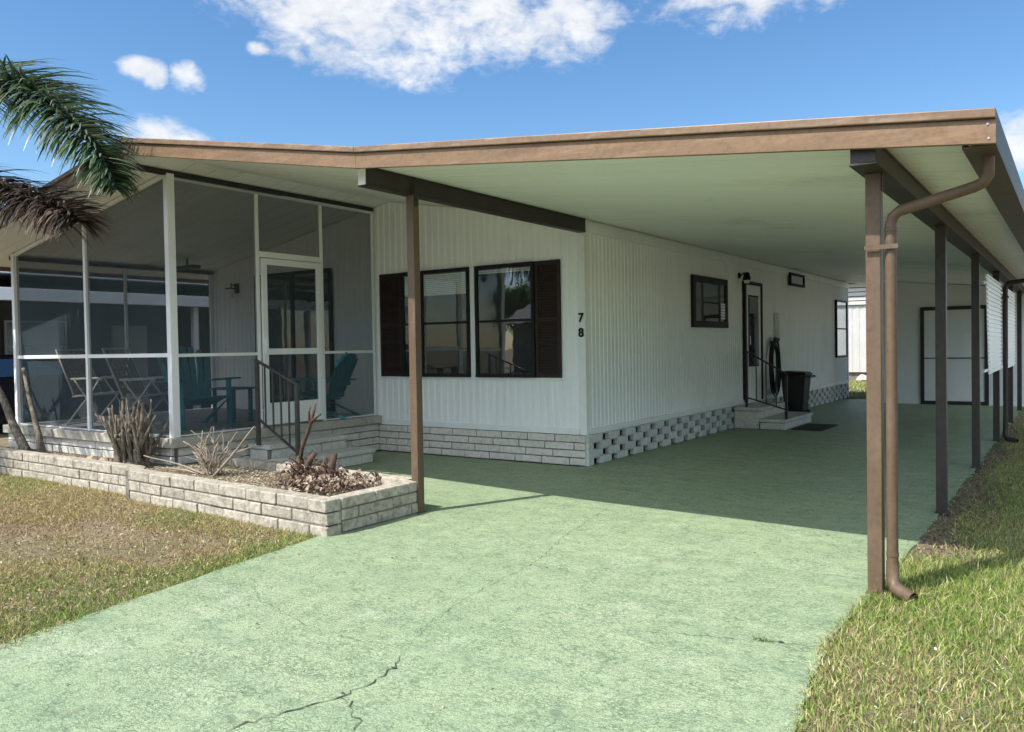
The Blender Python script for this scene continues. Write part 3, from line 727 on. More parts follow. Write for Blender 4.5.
# screen door
sdr = MB(); y0, y1 = 6.57, 7.52; X0, X1 = XPO + .012, XPO + .045
sdr.box(X0, X1, y0, y0 + .075, SL + .03, 2.585); sdr.box(X0, X1, y1 - .075, y1, SL + .03, 2.585)
sdr.box(X0, X1, y0 + .075, y1 - .075, 2.51, 2.585); sdr.box(X0, X1, y0 + .075, y1 - .075, 1.40, 1.475)
so_ = sdr.build('screen_door', 'whitemetal', po, .003)
MB().box(X0 + .006, X1 - .006, y0 + .075, y1 - .075, SL + .03, .80).build('kick_panel', 'whitemetal', so_)
b = MB(); b.box(X1 + .001, X1 + .025, y0 + .02, y0 + .055, 1.42, 1.60); b.build('door_handle', 'whitemetal', so_)
MB().box(X0 + .012, X0 + .016, y0 + .07, y1 - .07, .80, 2.52).build('door_screen', 'screen', so_)
# screens: thin mesh sheets
def scr_front(xa, xb, za, zb=None):
    n = 1; k = MB()
    za2 = za; top0 = zb if zb else pz(xa) - .045; top1 = zb if zb else pz(xb) - .045
    k.hexa([(xa, YPO + .004, za), (xb, YPO + .004, za), (xb, YPO + .006, za), (xa, YPO + .006, za), (xa, YPO + .004, top0), (xb, YPO + .004, top1), (xb, YPO + .006, top1), (xa, YPO + .006, top0)])
    k.build('screen', 'screen', po)
for xa, xb in ((-11.79, -10.04), (-9.99, XPO - .038)):
    scr_front(xa, xb, SL + .03, 1.395); scr_front(xa, xb, 1.44)
for ya, yb, za, zb in ((YPO + .046, 6.507, SL + .03, 1.395), (YPO + .046, 6.507, 1.432, HT - .03), (7.583, YH - .071, SL + .03, 1.395), (7.583, YH - .071, 1.432, HT - .03), (6.553, 7.537, 2.67, HT - .03)):
    MB().box(XPO + .003, XPO + .005, ya, yb, za, zb).build('screen', 'screen', po)
# far left side face
XLp = -11.95
for y in (7.0,): frame_piece('upright', MB().box(XLp - .02, XLp + .02, y - .02, y + .02, SL, 2.74))
frame_piece('upright', MB().box(XLp - .02, XLp + .03, YH - .10, YH - .03, SL, 2.74))
frame_piece('rail', MB().box(XLp - .015, XLp + .015, YPO + .04, YH - .1, 1.38, 1.41))
MB().box(XLp - .03, XLp + .03, YPO, YH - .03, 2.74, 2.795).build('left_header', 'blackmetal', po)
MB().box(XLp + .003, XLp + .005, YPO + .04, YH - .1, SL + .02, 2.74).build('screen', 'screen', po)
# sliding door and lamp on the wall behind the porch (parts of the house)
sg = window(home, 'X', YH - .008, -1, -10.85, -9.10, .52, 2.66, frame='bronze', fw=.05, sash=0, name='sliding_door')
b = MB(); b.box(-9.99, -9.93, YH - .06, YH - .02, .57, 2.61); b.build('door_stile', 'bronze', sg)
b = MB()
for k in range(14):
    x = -10.78 + k * .055; b.box(x, x + .045, YH - .026, YH - .022, .6, 2.5)
b.build('vertical_blind', 'neighwall', sg)
b = MB(); lx = -11.33; b.box(lx - .05, lx + .05, YH - .03, YH - .005, 2.40, 2.56); b.tube([(lx, YH - .03, 2.50), (lx, YH - .13, 2.55), (lx, YH - .13, 2.48)], .013)
b.box(lx - .06, lx + .06, YH - .19, YH - .07, 2.46, 2.48); ll = b.build('porch_lamp', 'bronze', home)
MB().lathe([(.04, 2.33), (.055, 2.46)], (lx, YH - .13, 0), 10).build('lamp_shade', 'blind', ll)
# ceiling fixture in the porch
t = thing('ceiling_light', 'flat dark ceiling light under the porch roof', 'light', (-11.3, 7.7, cz(-11.3)))
zc = cz(-11.55)
b = MB(); b.box(-11.62, -11.12, 7.6, 7.75, zc - .14, zc - .09); b.build('fixture_body', 'blackmetal', t, .01)
MB().tube([(-11.37, 7.68, zc - .09), (-11.37, 7.68, cz(-11.37))], .02).build('stem', 'blackmetal', t)

# ------------------------------------------------------------------ front steps
fs = thing('front_steps', 'pale concrete block steps with dark metal handrail up to the screen door', 'steps', (-7.8, 6.9, 0))
def block_step(parent, x0, x1, y0, y1, z1, seed, wall='skirtblock'):
    b = bond(MB(), (x0, y0 + .045), (x1 - .045, y0 + .045), 0, 1, z1 - .06, .38, .09, .012, .003, seed)
    bond(b, (x1 - .045, y0), (x1 - .045, y1), 0, 1, z1 - .06, .38, .09, .012, .003, seed + 1)
    o = b.build('step', wall, parent, .006)
    MB().box(x0, x1 - .012, y0 + .01, y1 - .01, 0, z1 - .062).build('step_core', 'mortar', o)
    MB().box(x0, x1 + .025, y0 - .025, y1 + .025, z1 - .06, z1).build('step_cap', 'stepcap', o, .015)
block_step(fs, XPO + .10, -7.78, 6.28, 7.50, .345, 21); block_step(fs, -7.75, -7.40, 6.24, 7.60, .185, 25)
def railing(parent, p0, p1, h0, h1, gy, mat, nb, low=.22, th=.042, flat=True):
    """p0, p1: feet (x,z); heights of posts; in plane y=gy"""
    o = MB().bar((p0[0] - .03, gy, p0[1] + h0 + .012), (p1[0] + .03, gy, p1[1] + h1 + .012), .045, .022).build('railing', mat, parent, .004)
    MB().bar((p0[0], gy, p0[1]), (p0[0], gy, p0[1] + h0), th, th).build('railing_post', mat, o, .003)
    MB().bar((p1[0], gy, p1[1]), (p1[0], gy, p1[1] + h1), th, th).build('railing_post', mat, o, .003)
    l = MB(); za, zb = p0[1] + low, p1[1] + low; l.bar((p0[0] + .02, gy, za), (p1[0] - .02, gy, zb), .022, .022); l.build('lower_rail', mat, o)
    for k in range(nb):
        s = (k + 1) / (nb + 1); x = p0[0] + (p1[0] - p0[0]) * s
        MB().bar((x, gy, za + (zb - za) * s), (x, gy, p0[1] + h0 + (p1[1] + h1 - p0[1] - h0) * s), .016, .016).build('baluster', mat, o)
railing(fs, (-7.90, .345), (-7.22, .0), .99, 1.05, 6.22, 'greymetal', 4, low=.30)

# side steps
ss = thing('side_steps', 'pale block steps with black handrail below the side door in the carport', 'steps', (-4.4, 14.3, 0))
block_step(ss, XS + .04, -4.36, 13.62, 15.15, .36, 31); block_step(ss, -4.34, -3.92, 13.58, 15.2, .18, 35)
railing(ss, (-4.58, .36), (-3.92, .18), .95, .72, 13.66, 'blackmetal', 3, low=.16)
# mat, bin, hose
b = MB()
for k in range(22): b.box(-3.86, -3.38, 13.75 + k * .046, 13.79 + k * .046, .002, .018)
b.box(-3.87, -3.37, 13.74, 14.77, .001, .012); tag(b.build('door_mat', 'rubber'), 'dark rubber mat lying on the green drive below the side steps', 'doormat')
bi = thing('trash_bin', 'black wheeled bin with lid standing beside the side steps', 'trash bin', (-4.2, 15.75, 0))
b = MB(); b.hexa([(-4.38, 15.55, .06), (-3.98, 15.55, .06), (-3.98, 15.95, .06), (-4.38, 15.95, .06), (-4.45, 15.48, .86), (-3.90, 15.48, .86), (-3.90, 16.02, .86), (-4.45, 16.02, .86)])
b.box(-4.47, -3.88, 15.46, 16.04, .80, .86); b.build('bin_body', 'plasticblack', bi, .015)
b = MB(); b.hexa([(-4.48, 15.44, .863), (-3.86, 15.44, .863), (-3.86, 16.06, .863), (-4.48, 16.06, .863), (-4.42, 15.5, .93), (-3.92, 15.5, .91), (-3.92, 16.0, .91), (-4.42, 16.0, .93)]); b.build('lid', 'plasticblack', bi, .012)
MB().tube([(-3.86, 15.5, .84), (-3.80, 15.5, .82), (-3.80, 16.0, .82), (-3.86, 16.0, .84)], .014).build('handle', 'plasticblack', bi)
for y in (15.62, 15.88): MB().lathe([(.02, -.025), (.1, -.02), (.1, .02), (.02, .025)], (-3.97, y, .10), 16, 'Y').build('wheel', 'tyre', bi)
bi.location = (-4.30, 15.55, 0); bi.scale = (.8, .8, .98)
ho = thing('garden_hose', 'dark garden hose coiled on a wall hook between side door and bin', 'hose', (XS + .1, 15.75, .5))
b = MB()
for k in range(7):
    rx, rz = .20 + .012 * k, .46 + .018 * k - .03 * (k % 3); cx = XS + .07 + .022 * (k % 4)
    b.tube([(cx, 15.75 + rx * math.cos(a) * (1 + .1 * math.sin(a * 2 + k)), .97 + rz * math.sin(a)) for a in [2 * math.pi * i / 24 for i in range(25)]], .014, 6, False)
b.build('coil', 'hose', ho, smooth=True)
b = MB(); b.tube([(XS + .01, 15.8, 1.46), (XS + .15, 15.8, 1.46), (XS + .17, 15.8, 1.52)], .02); b.lathe([(.05, -.04), (.05, .04)], (XS + .09, 15.84, 1.50), 10); b.build('hook', 'greymetal', ho)

# ------------------------------------------------------------------ planter
pt = thing('garden_planter', 'low whitewashed stone block planter along the front of the porch', 'planter', (-8, 5, 0))
fr = [(-13.2, 4.86), (-7.93, 4.74), (-7.80, 4.62), (-4.77, 4.455), (-4.84, 5.52), (-8.12, 5.74)]
pw = MB(); mo = MB(); H3 = .285; ch = H3 / 3 
for i, (a, c) in enumerate(zip(fr[:-1], fr[1:])):
    if i == 3: a = (-4.842, 4.535)
    bond(pw, a, c, -.03 if i < 3 else 0, 3, (H3 + (.03 if i < 3 else 0)) / 3, .40, .15, .012, .007, 50 + i)
for a, c in zip(fr[:-1], fr[1:]):
    if a == (-4.77, 4.455): a = (-4.842, 4.5)
    if c == (-4.77, 4.455): c = (-4.80, 4.457)
    a = Vector((*a, 0)); c = Vector((*c, 0)); mo.bar(a + Vector((0, 0, H3 / 2 - .03)), c + Vector((0, 0, H3 / 2 - .03)), .125, H3 + .02)
pw.build('wall_blocks', 'block', pt, .009); mo.build('mortar', 'mortar', pt)
b = MB(); b.box(-7.86, -7.80, 4.55, 4.61, -.03, .27); b.build('joint_strip', 'mortar', pt)
# planter soil with mulch on top
b = MB(); b.v = [(-13, 4.9, .2), (-7.9, 4.78, .2), (-4.93, 4.55, .2), (-4.93, 5.45, .2), (-8.1, 5.7, .2), (-8.1, 5.25, .2), (-13, 5.25, .2)]; b.f = [list(range(7))]
b.v += [(x, y, 0) for x, y, z in b.v[:7]]; b.f += [[i, (i + 1) % 7, 7 + (i + 1) % 7, 7 + i] for i in range(7)]
tag(b.build('planter_soil', 'soil'), kind='structure')

def inpoly(x, y, poly):
    r = np.zeros(len(x), bool); n = len(poly)
    for i in range(n):
        x0, y0 = poly[i]; x1, y1 = poly[(i + 1) % n]
        c = ((y0 > y) != (y1 > y)) & (x < (x1 - x0) * (y - y0) / (y1 - y0 + 1e-12) + x0); r ^= c
    return r
def scatter_chips(name, poly, n, z, size, cols, mat, seed, hz=.03, flat=.35):
    g = np.random.default_rng(seed); xs = [p[0] for p in poly]; ys = [p[1] for p in poly]
    x = g.uniform(min(xs), max(xs), n); y = g.uniform(min(ys), max(ys), n); k = inpoly(x, y, poly); x = x[k]; y = y[k]; n = len(x)
    s = size * g.uniform(.4, 1.3, n); th = g.uniform(0, 2 * np.pi, n); tl = g.normal(0, flat, n); tl2 = g.normal(0, flat, n)
    c = np.array(cols)[g.integers(0, len(cols), n)] * g.uniform(.6, 1.2, (n, 1))
    base = np.stack([x, y, z + g.uniform(0, hz, n)], 1)
    u = np.stack([np.cos(th), np.sin(th), np.sin(tl)], 1); v = np.stack([-np.sin(th), np.cos(th), np.sin(tl2)], 1)
    asp = g.uniform(.35, .8, n)[:, None]; s = s[:, None]
    up = np.array([0, 0, 1.])
    V = np.stack([base - u * s, base + v * s * asp + up * s * .25, base + u * s, base - v * s * asp + up * s * .2], 1).reshape(-1, 3)
    idx = np.arange(n * 4); C = np.repeat(c, 4, 0)
    return npmesh(name, V, np.full(n, 4), idx, mat, C)
POLP = [(-12.9, 4.95), (-7.9, 4.83), (-4.95, 4.56), (-4.95, 5.42), (-8.05, 5.62), (-8.1, 5.25), (-12.9, 5.25)]
tag(scatter_chips('planter_mulch', POLP, 42000, .203, .013, [(.42, .36, .26), (.33, .27, .19), (.50, .44, .34), (.26, .21, .15), (.55, .5, .4)], 'litter', 3, .012, .15),
    'dry tan mulch and gravel filling the block planter', 'mulch', kind='stuff')
tag(scatter_chips('leaf_litter', [(-5.9, 4.7), (-4.98, 4.62), (-4.98, 5.25), (-5.7, 5.2)], 1500, .21, .024, [(.21, .14, .10), (.13, .085, .065), (.46, .39, .31), (.26, .18, .13), (.36, .29, .22)], 'litter', 5, .16, .9),
    'heap of curled dead brown leaves in the planter corner', 'dead leaves', kind='stuff')
tag(scatter_chips('clinging_dead_leaves', [(-6.0, 4.85), (-5.55, 4.85), (-5.2, 4.9), (-5.2, 5.1), (-6.0, 5.1)], 260, .25, .024, [(.2, .13, .1), (.14, .09, .07), (.3, .2, .15), (.38, .3, .24)], 'litter', 15, .2, 1.2), 'curled dead leaves clinging round the dark stubs in the planter', 'dead leaves', kind='stuff')
# bits of rock in planter
rk = []
for i, (x, y, r0) in enumerate(((-9.3, 4.98, .07), (-9.05, 5.0, .055), (-8.9, 4.96, .045))):
    b = MB(); g = random.Random(i)
    b.lathe([(r0 * .5, -.02), (r0 * 1.1, .01), (r0 * 1.0, .045), (r0 * .45, .075)], (x, y, .2), 9)
    b.v = [(vx + g.uniform(-.012, .012), vy + g.uniform(-.012, .012), vz + g.uniform(-.008, .008)) for vx, vy, vz in b.v]
    o = b.build('rock', 'barkcut'); tag(o, ('largest brown rock, leftmost of three', 'middle brown rock of three', 'smallest brown rock, rightmost of three')[i] + ' in the planter before the porch corner', 'rock', 'rocks in the planter')

def limb(b, p, d, L, r, rr, segs=6, wob=.12, taper=.5, n=8):
    p = Vector(p); d = Vector(d).normalized(); pts = [p]; rs = [r]
    for i in range(segs):
        d = (d + Vector((rr.uniform(-wob, wob), rr.uniform(-wob, wob), rr.uniform(-wob, wob) * .5))).normalized()
        p = p + d * (L / segs); pts.append(p); rs.append(r * (1 - (1 - taper) * (i + 1) / segs) * rr.uniform(.92, 1.1))
    b.tube(pts, rs, n); return pts, d
# big multi-stem stump: cluster of gnarled cut stems, fused at the base
rr = random.Random(12)
st = thing('tree_stump', 'big grey multi-stemmed stump of cut back shrub in front of the porch corner', 'stump', (-8.35, 4.98, .2))
b = MB(); ends = []
for k in range(84):
    a = rr.uniform(0, 2 * math.pi); q = math.sqrt(rr.random())
    x, y = -8.50 + .19 * q * math.cos(a), 5.0 + .14 * q * math.sin(a)
    L = rr.uniform(.36, .80); 
    pts, d = limb(b, (x, y, .16), (math.cos(a) * .13 * q, math.sin(a) * .12 * q, 1), L, rr.uniform(.014, .026), rr, 9, .16, .5, 7)
    ends.append((pts[-1], d))
    if rr.random() < .4: limb(b, pts[4], (rr.uniform(-.6, .6), rr.uniform(-.4, .3), .9), rr.uniform(.08, .2), .022, rr, 3, .1, .8, 7)
b.tube([(-8.46, 5.0, .12), (-8.46, 5.0, .22), (-8.47, 5.0, .30), (-8.46, 5.0, .36)], [.22, .18, .13, .08], 14)
b.build('trunk', 'bark', st, smooth=True)
b = MB()
limb(b, (-8.38, 5.0, .62), (.35, -.1, 1), .38, .020, rr, 6, .12, .6); limb(b, (-8.52, 5.0, .6), (-.1, -.1, 1), .36, .020, rr, 5, .15, .6)
limb(b, (-8.64, 5.0, .5), (-.25, 0, 1), .25, .020, rr, 5, .15, .7)
b.build('branch', 'bark', st, smooth=True)
# left pair of leaning stems
rr = random.Random(5)
s2 = thing('leafless_shrub', 'bare grey trunk curving up against the left porch post', 'shrub', (-10.95, 5.08, .2)); b = MB()
b.tube([(-10.62, 5.08, .18), (-10.66, 5.06, .45), (-10.80, 5.06, .75), (-10.95, 5.08, 1.0), (-11.05, 5.08, 1.28)], [.055, .036, .030, .026, .02], 9); b.build('trunk', 'bark', s2, smooth=True)
b = MB(); limb(b, (-10.64, 5.06, .3), (-.5, 0, .9), .28, .035, rr, 5, .1, .6); b.build('branch', 'bark', s2, smooth=True)
s3 = thing('tree_stump', 'thick leaning grey stump at the left end of the planter', 'stump', (-11.1, 5.0, .2)); b = MB()
b.tube([(-10.78, 4.98, .16), (-10.95, 5.0, .32), (-11.18, 5.0, .55), (-11.45, 5.02, .85), (-11.6, 5.0, 1.05)], [.08, .058, .05, .045, .038], 10); b.build('trunk', 'bark', s3, smooth=True)
# dry twiggy shrub
rr = random.Random(31)
s4 = thing('leafless_shrub', 'pale leafless twiggy shrub in the middle of the planter', 'shrub', (-7.15, 5.05, .2)); b = MB()
for k in range(15):
    a = rr.uniform(0, 6.28); pts, d = limb(b, (-7.15 + rr.uniform(-.07, .07), 5.05 + rr.uniform(-.05, .05), .18), (math.cos(a) * .42, math.sin(a) * .3, 1.1), rr.uniform(.28, .55), .011, rr, 6, .42, .5, 6)
    for q in range(5): limb(b, pts[rr.choice((2, 3, 4))], (math.cos(a + rr.uniform(-1.6, 1.6)) * 1.2, math.sin(a) * .5, .5), rr.uniform(.08, .22), .005, rr, 3, .2, .5, 5)
limb(b, (-7.1, 5.03, .2), (1, .1, .75), .85, .016, rr, 8, .08, .45, 6)
limb(b, (-7.2, 5.0, .22), (-1, -.05, .22), .8, .012, rr, 8, .12, .5, 6)
limb(b, (-7.3, 5.0, .22), (-1, .1, .1), .6, .012, rr, 8, .12, .5, 6)
b.build('stems', 'twig', s4, smooth=True)
# dark stem and forked branch
rr = random.Random(8)
s5 = thing('leafless_shrub', 'dark brown stub with one long forked bare branch above dead leaves', 'shrub', (-5.75, 4.98, .2))
b = MB(); b.tube([(-5.76, 4.98, .16), (-5.77, 4.98, .26), (-5.785, 4.98, .36), (-5.76, 4.98, .46), (-5.77, 4.98, .5)], [.062, .045, .052, .036, .02], 10)
b.tube([(-5.70, 5.0, .3), (-5.66, 5.0, .45), (-5.58, 5.0, .53)], [.03, .03, .02], 8); b.build('trunk', 'darkbark', s5, smooth=True)
b = MB(); b.tube([(-5.77, 4.98, .42), (-5.70, 4.96, .58), (-5.60, 4.94, .72), (-5.53, 4.92, .82), (-5.50, 4.92, .90), (-5.47, 4.92, .98)], [.02, .017, .018, .014, .012, .009], 8)
b.tube([(-5.53, 4.92, .82), (-5.45, 4.92, .87), (-5.41, 4.92, .89)], [.014, .012, .009], 6); b.tube([(-5.55, 4.92, .8), (-5.56, 4.92, .9), (-5.54, 4.92, .95)], [.013, .011, .008], 6)
for k in range(16):
    a = rr.uniform(0, 6.28); limb(b, (-5.77 + .04 * math.cos(a), 4.98 + .03 * math.sin(a), rr.uniform(.24, .46)), (math.cos(a), math.sin(a) * .7, rr.uniform(.1, .9)), rr.uniform(.08, .24), .007, rr, 4, .35, .4, 5)
b.build('branch', 'darkbark', s5, smooth=True)
s6 = thing('tree_stump', 'short dark twin stub among dead leaves at the planter corner', 'stump', (-5.4, 5.0, .2)); b = MB()
b.tube([(-5.40, 5.0, .16), (-5.39, 5.0, .36), (-5.33, 5.0, .54)], [.045, .035, .026], 9); b.tube([(-5.42, 5.0, .2), (-5.46, 5.0, .35), (-5.45, 5.0, .5)], [.035, .028, .02], 9)
for k in range(14):
    a = rr.uniform(0, 6.28); limb(b, (-5.40 + .03 * math.cos(a), 5.0 + .03 * math.sin(a), rr.uniform(.24, .42)), (math.cos(a), math.sin(a) * .7, rr.uniform(.1, .9)), rr.uniform(.08, .26), .006, rr, 4, .35, .4, 5)
b.build('trunk', 'darkbark', s6, smooth=True)

# ------------------------------------------------------------------ porch chairs
def folding_chair():
    t = thing('folding_chair', 'x', 'chair', (0, 0, 0), 'folding chairs on the porch', local=True)
    b = MB(); r = .012
    for sx_ in (-.27, .27):
        b.tube([(sx_, .30, 0), (sx_, .02, .38), (sx_, -.12, .56), (sx_, -.15, .60)], r)
        b.tube([(sx_, -.30, 0), (sx_, .10, .42), (sx_, .24, .60)], r)
        b.tube([(sx_, .28, .60), (sx_, .22, .62), (sx_, -.20, .61)], .017)
    b.tube([(-.27, .30, .01), (.27, .30, .01)], r); b.tube([(-.27, -.30, .01), (.27, -.30, .01)], r)
    b.build('leg_frame', 'chairmetal', t, smooth=True, local=True)
    b = MB()
    b.tube([(-.25, .24, .42), (.25, .24, .42), (.25, -.20, .38), (-.25, -.20, .38), (-.25, .24, .42)], .012); s = b.build('seat_frame', 'chairmetal', t, smooth=True, local=True)
    b = MB()
    for k in range(6): b.box(-.25 + .085 * k, -.18 + .085 * k, -.2, .24, .40, .404)
    b.build('seat', 'webbing', t, local=True)
    b = MB(); b.tube([(-.25, -.18, .38), (-.25, -.45, 1.0), (.25, -.45, 1.0), (.25, -.18, .38)], .012); b.build('back_frame', 'chairmetal', t, smooth=True, local=True)
    b = MB()
    for k in range(6):
        x = -.215 + .086 * k; b.bar((x, -.19, .42), (x, -.44, .98), .055, .004, (0, 1, .4))
    for k in range(6):
        s_ = .12 + k * .15; b.bar((-.25, -.18 - .27 * s_ + .004, .38 + .62 * s_), (.25, -.18 - .27 * s_ + .004, .38 + .62 * s_), .004, .05, (0, -.4, 1))
    b.build('backrest', 'webbing', t, local=True)
    return t
def place(o, x, y, z, rz, label):
    o.location = (x, y, z); o.rotation_euler = (0, 0, R(rz)); o['label'] = label
fc = folding_chair(); place(fc, -10.85, 5.95, SL + .006, -70, 'folding aluminium web chair at the left of the porch, behind the thin white upright')
fc2 = copy_tree(fc); place(fc2, -9.75, 5.98, SL + .006, -66, 'folding aluminium web chair seen just above the big grey stump')
def adirondack():
    t = thing('adirondack_chair', 'x', 'chair', (0, 0, 0), 'teal adirondack chairs on the porch', local=True)
    for k in range(7):   # fanned back slats with rounded outline
        a = (k - 3) / 3; x0 = a * .20; x1 = a * .31; h = .80 - .13 * a * a
        b = MB(); p0 = Vector((x0, -.18, .30)); p1 = Vector((x1, -.18 - .36 * h, .30 + .90 * h)); b.bar(p0, p1, .072, .02, (0, 1, .4)); b.build('back_slat', 'teal', t, .006, local=True)
    b = MB(); b.bar((-.28, -.30, .52), (.28, -.30, .52), .02, .07); b.bar((-.24, -.21, .34), (.24, -.21, .34), .02, .07); b.build('back_brace', 'teal', t, .004, local=True)
    for k in range(6):
        y = .34 - k * .09; z = .375 - k * .022; MB().box(-.26, .26, y - .04, y + .04, z, z + .02).build('seat_slat', 'teal', t, .005, local=True)
    for s in (-1, 1):
        MB().hexa([(s * .33 - .07, -.36, .56), (s * .33 + .07, -.36, .56), (s * .33 + .085, .40, .60), (s * .33 - .085, .40, .60), (s * .33 - .07, -.36, .582), (s * .33 + .07, -.36, .582), (s * .33 + .085, .40, .622), (s * .33 - .085, .40, .622)]).build('armrest', 'teal', t, .012, local=True)
        MB().box(s * .29 - .012, s * .29 + .012, .24, .36, 0, .60).build('leg', 'teal', t, .005, local=True)
        MB().hexa([(s * .262 - .012, -.55, 0), (s * .262 + .012, -.55, 0), (s * .262 + .012, -.42, 0), (s * .262 - .012, -.42, 0), (s * .262 - .012, .30, .34), (s * .262 + .012, .30, .34), (s * .262 + .012, .36, .37), (s * .262 - .012, .36, .37)]).build('leg', 'teal', t, local=True)
    return t
ad = adirondack(); place(ad, -9.12, 6.25, SL + .006, -104, 'teal adirondack chair right behind the white corner post of the porch')
ad2 = copy_tree(ad); place(ad2, -8.66, 7.95, SL + .006, 108, 'adirondack chair right of the screen door, turned left')
ad2.scale = (.9, .9, .9)
st_ = thing('side_table', 'small teal wooden side table between the porch chairs', 'table', (-9.35, 6.95, SL)); 
b = MB(); b.box(-9.58, -9.12, 6.75, 7.15, SL + .44, SL + .465); b.build('table_top', 'teal', st_, .006)
for x in (-9.53, -9.17):
    for y in (6.8, 7.1): MB().box(x - .02, x + .02, y - .02, y + .02, SL + .006, SL + .44).build('leg', 'teal', st_)

# ------------------------------------------------------------------ palm
rr = random.Random(77)
pa = thing('palm_tree', 'feathery palm whose fronds hang in from the left over the porch roof', 'palm tree', (-12.2, 3.04, 0))
b = MB(); b.tube([(-12.2, 3.04, -.05), (-12.2, 3.04, .3), (-12.18, 3.06, 1.3), (-12.16, 3.09, 2.4), (-12.14, 3.14, 3.22)], [.19, .15, .13, .12, .10], 14); b.build('trunk', 'palmtrunk', pa, smooth=True)
b = MB(); b.tube([(-12.14, 3.14, 3.22), (-12.13, 3.15, 3.5), (-12.12, 3.16, 3.86)], [.11, .10, .05], 12)
m, nt_, out_ = new_mat('palm_shaft'); princ(nt_, out_, mixc(nt_, ramp(nt_, noise(nt_, pos(nt_), 6, 4), .3, .7), (.06, .13, .03), (.12, .2, .06)), .45); M['shaft'] = m
b.build('crown_shaft', 'shaft', pa, smooth=True)
def frond(ctrl, nleaf, L, cols, seed, droop=.5, spread=1.0, dead=False, width=.013):
    g = random.Random(seed); P = [Vector(p) for p in ctrl]
    def cr(t):
        n = len(P) - 1; s = min(int(t * n), n - 1); u = t * n - s
        p0, p1, p2, p3 = P[max(s - 1, 0)], P[s], P[s + 1], P[min(s + 2, n)]
        return .5 * ((2 * p1) + (-p0 + p2) * u + (2 * p0 - 5 * p1 + 4 * p2 - p3) * u * u + (-p0 + 3 * p1 - 3 * p2 + p3) * u ** 3)
    b = MB(); pts = [cr(i / 24) for i in range(25)]; b.tube(pts, [.022 * (1 - .8 * i / 24) + .003 for i in range(25)], 6)
    V = []; Fc = []; C = []; loops = []
    for i in range(nleaf):
        t = .10 + .9 * (i + g.random() * .8) / nleaf; p = cr(t); d = (cr(min(1, t + .02)) - cr(max(0, t - .02))).normalized()
        side = d.cross(Vector((0, 0, 1))).normalized(); up = side.cross(d).normalized()
        for s in (-1, 1):
            ang = g.uniform(-.55, .95)
            out = (side * s * math.cos(ang) + up * math.sin(ang)).normalized()
            ln = L * (math.sin(math.pi * min(1, t * .86 + .16)) ** .6 * .9 + .15) * g.uniform(.8, 1.1)
            dr = (out * spread + d * g.uniform(.55, 1.0)).normalized(); w0 = width * g.uniform(.8, 1.25); q = p.copy(); base = len(V); n = 6
            c = Vector(g.choice(cols)) * g.uniform(.7, 1.3)
            wv = dr.cross(Vector((g.uniform(-.6, .6), g.uniform(-.6, .6), 1))).normalized()
            for k in range(n):
                ww = w0 * (1 - (k / (n - 1)) ** 2) + .0012 if k else w0 * .5
                V += [q + wv * ww, q - wv * ww]; C += [c, c]
                if k: bb = base + 2 * k - 2; loops += [bb, bb + 1, bb + 3, bb + 2]; Fc.append(4)
                dr = (dr + Vector((0, 0, -droop * (k + 1) / n * g.uniform(.5, 1.1)))).normalized(); q = q + dr * (ln / (n - 1))
    off = Vector(pa['_w'])
    me_o = npmesh('leaflets', np.array([tuple(v - off) for v in V]), np.array(Fc), np.array(loops), 'leaf', np.array([tuple(c) for c in C]))
    r_ = b.build('frond', 'twig' if dead else 'shaft', pa, smooth=True); me_o.parent = r_
green = [(.06, .105, .045), (.08, .135, .06), (.045, .085, .04), (.12, .165, .09), (.19, .22, .15)]  # palest tone paints silvery highlights into the leaflets
brown = [(.085, .06, .05), (.12, .09, .07), (.06, .045, .04), (.17, .13, .10), (.05, .05, .035)]
frond([(-12.118, 3.158, 3.746), (-11.312, 3.304, 4.104), (-10.416, 3.528, 4.272), (-9.408, 3.808, 4.272), (-8.624, 3.942, 4.104), (-7.896, 4.010, 3.746), (-7.280, 4.032, 3.276), (-6.966, 4.032, 2.895)], 800, .76, green, 1, .30, width=.014)
frond([(-12.118, 3.158, 3.522), (-11.312, 3.360, 3.544), (-10.416, 3.584, 3.455), (-9.520, 3.830, 3.276), (-8.736, 3.976, 3.029), (-7.952, 4.054, 2.805), (-7.672, 4.054, 2.693)], 620, .72, brown, 2, .34, dead=True, width=.013)
for k, (dx, dy, dz) in enumerate(((-1, .25, .55), (-.7, -.7, .6), (-.1, -1, .5), (-.9, .5, .35))):
    c = Vector((-12.12, 3.16, 3.74)); e = Vector((dx, dy, 0)).normalized()
    frond([c, c + e * .7 + Vector((0, 0, dz)), c + e * 1.4 + Vector((0, 0, dz * 1.2)), c + e * 2.1 + Vector((0, 0, dz * .8)), c + e * 2.7 + Vector((0, 0, dz * .1 - .2)), c + e * 3.0 + Vector((0, 0, -.6))], 130, .5, green, 10 + k, .4)

